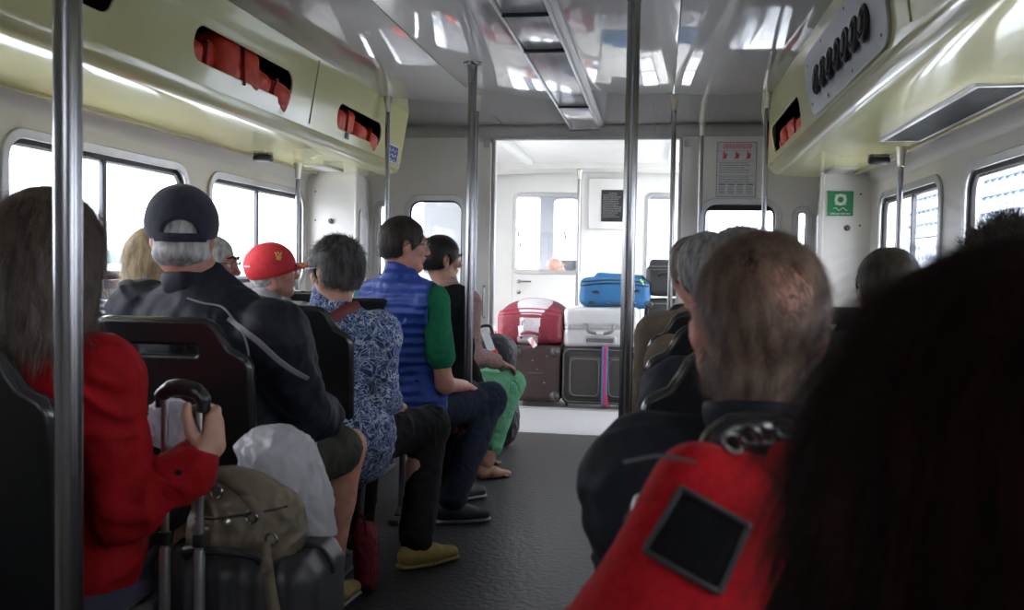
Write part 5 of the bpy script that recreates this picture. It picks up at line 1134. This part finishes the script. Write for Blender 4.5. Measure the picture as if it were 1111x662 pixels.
for x0, z0, dx, dz, lb in ((-1.085, .70, -.012, -.085, 'tag'), (-.955, .595, -.05, -.07, 'tag')):
    g = MB(); R_ = Matrix.Rotation(math.atan2(-dx, -dz) * -1, 4, 'Y'); g.box((x0 + dx * .9, 7.455, z0 + dz * .9), (.042, .006, .085), .003, rot=R_); tg = g.build('luggage_tag', 'tag', t)
    g = MB(); g.tube([(x0, 7.47, z0 + .02), (x0 + dx * .4, 7.458, z0 + dz * .4)], .003, 5); g.build('tag_loop', 'rubber', tg)
    if dx < -.02:
        for k in range(4): g = MB(); g.box((x0 + dx * .9 + .008 * (k - 1.5) * .4, 7.451, z0 + dz * .9 + (k - 1.5) * .018), (.034, .001, .006), rot=R_); g.build('tag_stripe', 'redink', tg)
m = MB(); m.lathe([(.018, 0), (.018, .012), (.01, .018), (0, .018)], (-1.075, 7.462, .715), (0, -1, 0), 14); m.build('lock', 'alu', t)
# silver hard case
t = thing('suitcase', 'silver hard-shell suitcase with grey handle between the charcoal and the blue ones', 'suitcase', (-.45, 7.75, .5), 'luggage piled in the front room')
Rs = rotm(0, 0, -1.5)
V, F = soft([BX((-.445, 7.72, .585), (.31, .22, .082), .045, Rs, .004), BX((-.445, 7.72, .745), (.31, .22, .085), .045, Rs, .004), BX((-.445, 7.72, .66), (.300, .21, .10), .03, Rs, .006)], .008); m = MB(); m.add(V, F); m.build('shell', 'suit_silver', t)
m = MB(); P = rrect(-.748, 7.505, -.142, 7.935, .05, 5); m.tube([(a, b, .662 + (a + .445) * -.026 * -1) for a, b in P] + [(P[0][0], P[0][1], .664)], .010, 8, cap=False); m.build('frame_band', 'alu', t)
m = MB(); m.tube(smooth_path([(-.565, 7.495, .690), (-.555, 7.455, .675), (-.54, 7.44, .635), (-.45, 7.43, .62), (-.36, 7.44, .638), (-.345, 7.455, .68), (-.335, 7.495, .695)], 5), .013, 10); hd = m.build('carry_handle', 'greyplastic', t)
m = MB(); m.box((-.45, 7.43, .625), (.06, .03, .026), .008); m.build('handle_latch', 'suit_silver', hd)
for x in (-.58, -.32): m = MB(); m.box((x, 7.492, .695), (.05, .022, .03), .008); m.build('handle_mount', 'alu', t)
m = MB(); m.plate(rrect(-.585, .525, -.325, .595, .02), [rrect(-.57, .54, -.34, .58, .014)], .012, mxXZ(7.497), .003); m.build('telescopic_handle', 'alu', t)
m = MB(); m.box((-.455, 7.503, .56), (.23, .01, .04), .004); m.build('handle_recess', 'greyplastic', t)
for x, z in ((-.70, .665), (-.19, .68)): m = MB(); m.box((x, 7.492, z), (.045, .02, .04), .008); m.build('latch', 'alu', t)
# blue soft case
t = thing('suitcase', 'bright blue soft suitcase lying on top of the silver one', 'suitcase', (-.34, 7.8, .83), 'luggage piled in the front room')
V, F = soft([BX((-.345, 7.76, .945), (.285, .21, .115), .05, rotm(0, 0, 1.5), puff=.018), BX((-.31, 7.80, 1.07), (.20, .17, .035), .03, rotm(0, 0, 2), .03)], .010, lambda p: noise(p, 16, 7) * .005); m = MB(); m.add(V, F); m.build('suitcase_body', 'suit_blue', t); bvB = bvh_of(V, F)
for z, dz in ((1.005, .022), (1.032, .02)):
    pts = drape(bvB, [(-.345 + .27 * u, z + dz * (1 - u * u)) for u in np.linspace(-1, 1, 24)], 7.2, off=.002)
    if len(pts) > 3: zipper(pts, t, 'suit_black', .006)
for x, z in ((-.50, .955), (-.53, .865), (-.17, .97)): m = MB(); m.box((x, 7.535, z), (.055, .02, .024), .008); m.build('badge', 'rubber', t)
m = MB(); m.tube(smooth_path([(-.40, 7.54, .87), (-.35, 7.51, .852), (-.22, 7.51, .855), (-.17, 7.54, .875)], 5), .010, 8); m.build('carry_handle', 'rubber', t)
m = MB(); m.tube([(-.14 + .03 * i / 6, 7.50 + .01 * math.sin(i), 1.06 - .03 * i / 6 + .01 * math.sin(i * 2)) for i in range(7)], .005, 6); m.build('luggage_cord', 'lime', t)
# right-hand stack, dark
t = thing('suitcase', 'dark grey soft suitcase lowest in the right-hand luggage stack behind the centre pole', 'suitcase', (.12, 7.8, 0), 'luggage piled in the front room')
V, F = softbox((.12, 7.80, .29), (.21, .22, .27), .05, .012, seed=8); m = MB(); m.add(V, F); m.build('suitcase_body', 'suit_black', t); zipper(loop(-.05, .08, .29, .50, 7.565, .05), t, 'greyplastic')
m = MB(); m.tube(smooth_path([(.02, 7.57, .45), (.04, 7.54, .48), (.16, 7.54, .48), (.18, 7.57, .45)], 4), .010, 8); m.build('carry_handle', 'rubber', t)
t = thing('suitcase', 'black soft case lying in the middle of the right-hand luggage stack', 'suitcase', (.10, 7.8, .56), 'luggage piled in the front room')
V, F = softbox((.12, 7.80, .735), (.22, .22, .165), .05, .012, seed=9); m = MB(); m.add(V, F); m.build('suitcase_body', 'suit_black', t); zipper(loop(-.07, .60, .30, .87, 7.565, .05), t, 'greyplastic')
m = MB(); m.lathe([(.03, 0), (.03, .02), (.018, .03), (0, .03)], (-.06, 7.56, .86), (0, -1, 0), 16); m.build('castor_mount', 'rubber', t)
t = thing('suitcase', 'small black case topmost of the right-hand stack in front of the window', 'suitcase', (.06, 7.8, .9), 'luggage piled in the front room')
V, F = soft([BX((.08, 7.78, 1.06), (.17, .20, .125), .05, puff=.01), BX((.08, 7.78, 1.19), (.15, .18, .04), .03)], .010, lambda p: noise(p, 16, 10) * .004); m = MB(); m.add(V, F); m.build('suitcase_body', 'suit_black', t)
for z in (1.17, 1.145): zipper([(x, 7.572 - 0 * x, z) for x in np.linspace(-.08, .24, 8)], t, 'greyplastic', .0045)
m = MB(); m.tube(smooth_path([(.01, 7.57, 1.10), (.03, 7.54, 1.12), (.13, 7.54, 1.12), (.15, 7.57, 1.10)], 4), .009, 8); m.build('carry_handle', 'rubber', t)
# backpack on the floor next to the doorway
t = thing('backpack', 'dark grey backpack with a white and red tag standing on the floor by the doorway', 'backpack', (-1.03, 5.82, 0))
V, F = soft([BX((-1.05, 5.84, .36), (.12, .15, .33), .09, rotm(0, 0, 8), puff=.03), EL((-.98, 5.80, .18), (.13, .16, .19), None, .08)], .010, lambda p: noise(p, 18, 12) * .008 + (.3 - np.abs(noise(p, 50, 3))) * .014); m = MB(); m.add(V, F); bp = m.build('pack_body', 'packgrey', t); bvP = bvh_of(V, F)
for dx in (-.06, .02): 
    pts = drape(bvP, smooth_path([(-1.10 + dx, .70), (-1.07 + dx, .55), (-1.02 + dx, .40), (-.99 + dx, .22)], 6), 5.2, off=.006)
    if len(pts) > 3: m = MB(); m.tube(pts, .022, 8, flat=((0, 1, 0), .3)); m.build('shoulder_strap', 'rubber', t)
m = MB(); m.tube(smooth_path([(-1.13, 5.80, .69), (-1.12, 5.78, .755), (-1.05, 5.78, .765), (-1.03, 5.80, .69)], 5), .010, 8); m.build('grab_loop', 'rubber', t)
m = MB(); m.box((-1.04, 5.655, .685), (.05, .003, .15), rot=(.0, -.38, 0)); tg = m.build('bag_tag', 'tag', t); m = MB(); m.box((-1.004, 5.654, .61), (.058, .004, .03), rot=(0, -.38, 0)); m.build('tag_band', 'redink', tg)
m = MB(); m.box((-1.10, 5.66, .70), (.05, .004, .05), rot=(0, -.3, 0)); m.build('patch', 'beige', t)
# small red bag on the floor
t = thing('bag', 'small crumpled red cloth bag on the floor beside the mustard shoe', 'bag', (-.99, 3.1, 0))
V, F = soft([BX((-1.0, 3.12, .11), (.035, .07, .11), .03, rotm(10, 0, -4), puff=.01)], .007, lambda p: noise(p, 40, 3) * .006 + (.3 - np.abs(noise(p, 70, 5))) * .012); m = MB(); m.add(V, F); m.build('bag_body', 'crimson', t)
m = MB(); m.tube(smooth_path([(-1.02, 3.06, .20), (-1.01, 3.05, .27), (-.99, 3.05, .27), (-.98, 3.06, .20)], 5), .006, 6); m.build('bag_handle', 'crimson', t)

# ------------------------------------------------------------------ things in front of the red-jacketed passenger
t = thing('trolley_suitcase', 'dark grey ribbed cabin case with its telescopic handle pulled up at lower left', 'suitcase', (-.92, 1.95, 0))
V, F = soft([BX((-.90, 1.96, .275), (.19, .13, .235), .05)], .009, lambda p: np.sin(p[:, 0] * 150) * .0030); m = MB(); m.add(V, F); m.build('shell', 'darkshell', t)
zipper([(a, 1.96, b) for a, b in rrect(-1.095, .035, -.705, .515, .06, 5)] + [(-.705, 1.96, .3)], t, 'rubber', .006)
for x in (-1.022, -.943):
    m = MB(); m.box((x, 1.80, .665), (.016, .012, .40), .004); m.box((x, 1.80, .44), (.021, .016, .2), .004); rd = m.build('handle_rod', 'alu', t)
    m = MB(); m.box((x, 1.80, .56), (.026, .02, .03), .004); m.build('rod_collar', 'rubber', rd)
m = MB(); m.tube(smooth_path([(-1.030, 1.80, .840), (-1.030, 1.80, .862), (-1.012, 1.80, .878), (-.983, 1.80, .883), (-.952, 1.80, .876), (-.936, 1.80, .858), (-.937, 1.80, .834)], 6), [.012] * 6 + [.0165] * 6 + [.0185] * 13 + [.0165] * 6 + [.0145] * 6, 12, flat=((0, 1, 0), 1.0)); m.build('grip', 'black', t)
for x in (-1.05, -.76): m = MB(); wheel(m, (x, 1.88, .026), (1, 0, 0), .026); m.build('castor_wheel', 'rubber', t)
m = MB(); m.tube(smooth_path([(-.98, 1.82, .515), (-.97, 1.81, .535), (-.84, 1.81, .535), (-.82, 1.83, .515)], 4), .010, 8); m.build('carry_handle', 'rubber', t)
# crumpled clear wrap hanging on the handle
t = thing('plastic_wrap', 'crumpled clear plastic package hung between the rods of the telescopic handle', 'bag', (-1.02, 1.83, .74))
V, F = soft([BX((-1.030, 1.835, .797), (.044, .024, .046), .02, rotm(0, 0, 12), puff=.01), EL((-.985, 1.835, .795), (.045, .02, .032), None, .02)], .0045, lambda p: (.4 - np.abs(noise(p, 90, 3))) * .012 + noise(p, 200, 5) * .003); m = MB(); m.add(V, F); m.build('wrap_film', 'clear', t, sharp=25)
# taupe handbag
t = thing('handbag', 'taupe leather handbag with metal rings resting on the cabin case', 'bag', (-.88, 1.95, .47))
V, F = soft([EL((-.885, 1.93, .575), (.135, .085, .095), rotm(0, 0, 12), .04), BX((-.90, 1.94, .545), (.12, .08, .06), .05, puff=.02), EL((-.95, 1.93, .63), (.07, .06, .05), None, .04)], .007, lambda p: noise(p, 22, 2) * .008 + (.3 - np.abs(noise(p, 60, 6))) * .010); m = MB(); m.add(V, F); m.build('bag_body', 'beige', t); bvH = bvh_of(V, F)
for cx_, cz_ in ((-.925, .655), (-.845, .605), (-.80, .56)):
    m = MB(); m.tube([(cx_ + .013 * math.cos(a), 1.838, cz_ + .013 * math.sin(a)) for a in np.linspace(0, 2 * PI, 17)], .0028, 6, cap=False); m.build('ring', 'steel', t)
m = MB(); m.tube(smooth_path([(-1.07, 1.88, .62), (-1.01, 1.85, .66), (-.96, 1.85, .695), (-.91, 1.86, .675), (-.86, 1.85, .645), (-.83, 1.85, .60)], 6), .013, 8, flat=((0, 1, 0), .35)); m.build('strap', 'beige', t)
m = MB(); m.tube(smooth_path([(-.815, 1.835, .555), (-.80, 1.82, .50), (-.785, 1.815, .43), (-.765, 1.81, .36), (-.75, 1.80, .28)], 6), .014, 8, flat=((0, 1, 0), .35)); m.build('hanging_strap', 'beige', t)
m = MB(); m.lathe([(0, .008), (.009, .004), (.010, 0)], (-.90, 1.842, .59), (0, -1, 0), 12); m.build('stud', 'brass', t)
m = MB(); pts = drape(bvH, [(x, .60 + .02 * math.sin((x + .9) * 9)) for x in np.linspace(-.99, -.79, 16)], 1.5, off=.001); zipper(pts, t, 'rubber', .003) if len(pts) > 3 else None
t = thing('bag', 'beige and dark brown small bag between the red sleeve and the telescopic handle', 'bag', (-1.06, 1.9, .6))
V, F = soft([BX((-1.05, 1.93, .70), (.05, .03, .035), .02, rotm(0, 0, -25), puff=.01)], .006, lambda p: noise(p, 30, 2) * .003); m = MB(); m.add(V, F); m.build('bag_body', 'beige', t)
m = MB(); m.box((-1.03, 1.885, .705), (.085, .006, .022), .003, rot=(0, -.45, 0)); m.build('flap', 'redstrap', t)
# white carrier bag
t = thing('carrier_bag', 'crumpled white plastic carrier bag leaning against bare legs at lower left', 'bag', (-.86, 2.12, .48))
V, F = soft([PG([(-1.01, .70), (-.965, .738), (-.90, .752), (-.83, .738), (-.79, .66), (-.752, .50), (-.80, .478), (-.875, .468), (-.90, .53), (-.96, .62)], 2.10, .055, .012, slope=.15), RC((-.92, 2.11, .68), (-.83, 2.11, .58), .045, .045, .05)], .0065, lambda p: noise(p, 16, 4) * .008 + (.3 - np.abs(noise(p * V3(1, 1, .5), 46, 8))) * .014); m = MB(); m.add(V, F); m.build('bag_film', 'plastic', t, sharp=50)

# ------------------------------------------------------------------ red backpack in the right foreground
t = thing('backpack', 'red backpack with a black mesh panel hanging on the nearest right-hand seat', 'backpack', (.06, .86, .55))
Rb = rotm(4, -12, 27)
cb = V3(.028, .835, .895)
loc = lambda x, y, z: cb + Rb @ V3(x, y, z)
V, F = soft([BX(cb + Rb @ V3(.012, 0, -.085), (.066, .045, .175), .03, Rb, puff=.010), RC(loc(.03, .0, .07), loc(.085, .01, .098), .035, .03, .03), EL(loc(-.01, .0, -.18), (.075, .05, .10), Rb, .05)], .005, lambda p: noise(p, 26, 14) * .0035 + noise(p, 60, 4) * .001); m = MB(); m.add(V, F); m.build('pack_body', 'packred', t); bvK = bvh_of(V, F)
# mesh panel draped on the front
N = 14; g = []; 
for i in range(N):
    for j in range(N):
        u = (i / (N - 1) - .5); v = (j / (N - 1) - .5)
        o = cb + Rb @ V3(.0 + u * .066 * (1 - .1 * v), -.3, .018 + v * .062); h = bvK.ray_cast(Vector(o), Vector(Rb @ V3(0, 1, 0))); g.append(tuple(h[0] + h[1] * .003) if h[0] is not None else tuple(cb + Rb @ V3(u * .072, -.06, v * .066)))
m = MB(); m.add(g, [[i * N + j, (i + 1) * N + j, (i + 1) * N + j + 1, i * N + j + 1] for i in range(N - 1) for j in range(N - 1)]); m.build('mesh_panel', 'mesh', t)
bd = [g[i * N] for i in range(N)] + [g[(N - 1) * N + j] for j in range(N)] + [g[i * N + N - 1] for i in range(N - 1, -1, -1)] + [g[j] for j in range(N - 1, -1, -1)]
m = MB(); m.tube(bd, .003, 6, cap=False); m.build('panel_binding', 'rubber', t)
m = MB(); m.tube(smooth_path([loc(.04, -.03, .095), loc(.03, -.03, .120), loc(.07, -.02, .135), loc(.10, -.02, .120)], 6), .008, 8); m.build('grab_loop', 'packred', t)
for k, c in enumerate((V3(.066, .795, 1.004), V3(.080, .797, 1.010), V3(.094, .80, 1.012), V3(.108, .80, 1.017))):
    m = MB(); m.tube([tuple(c + Rb @ V3(.009 * math.cos(a), .004 * math.cos(a + k), .007 * math.sin(a))) for a in np.linspace(0, 2 * PI, 13)], .0026, 6, cap=False); m.build('buckle', 'steel', t)
m = MB(); m.tube(smooth_path([loc(-.03, -.04, .075), loc(-.06, -.035, .065), loc(-.085, -.03, .045)], 5), .0016, 6); m.build('cord', 'greyplastic', t)
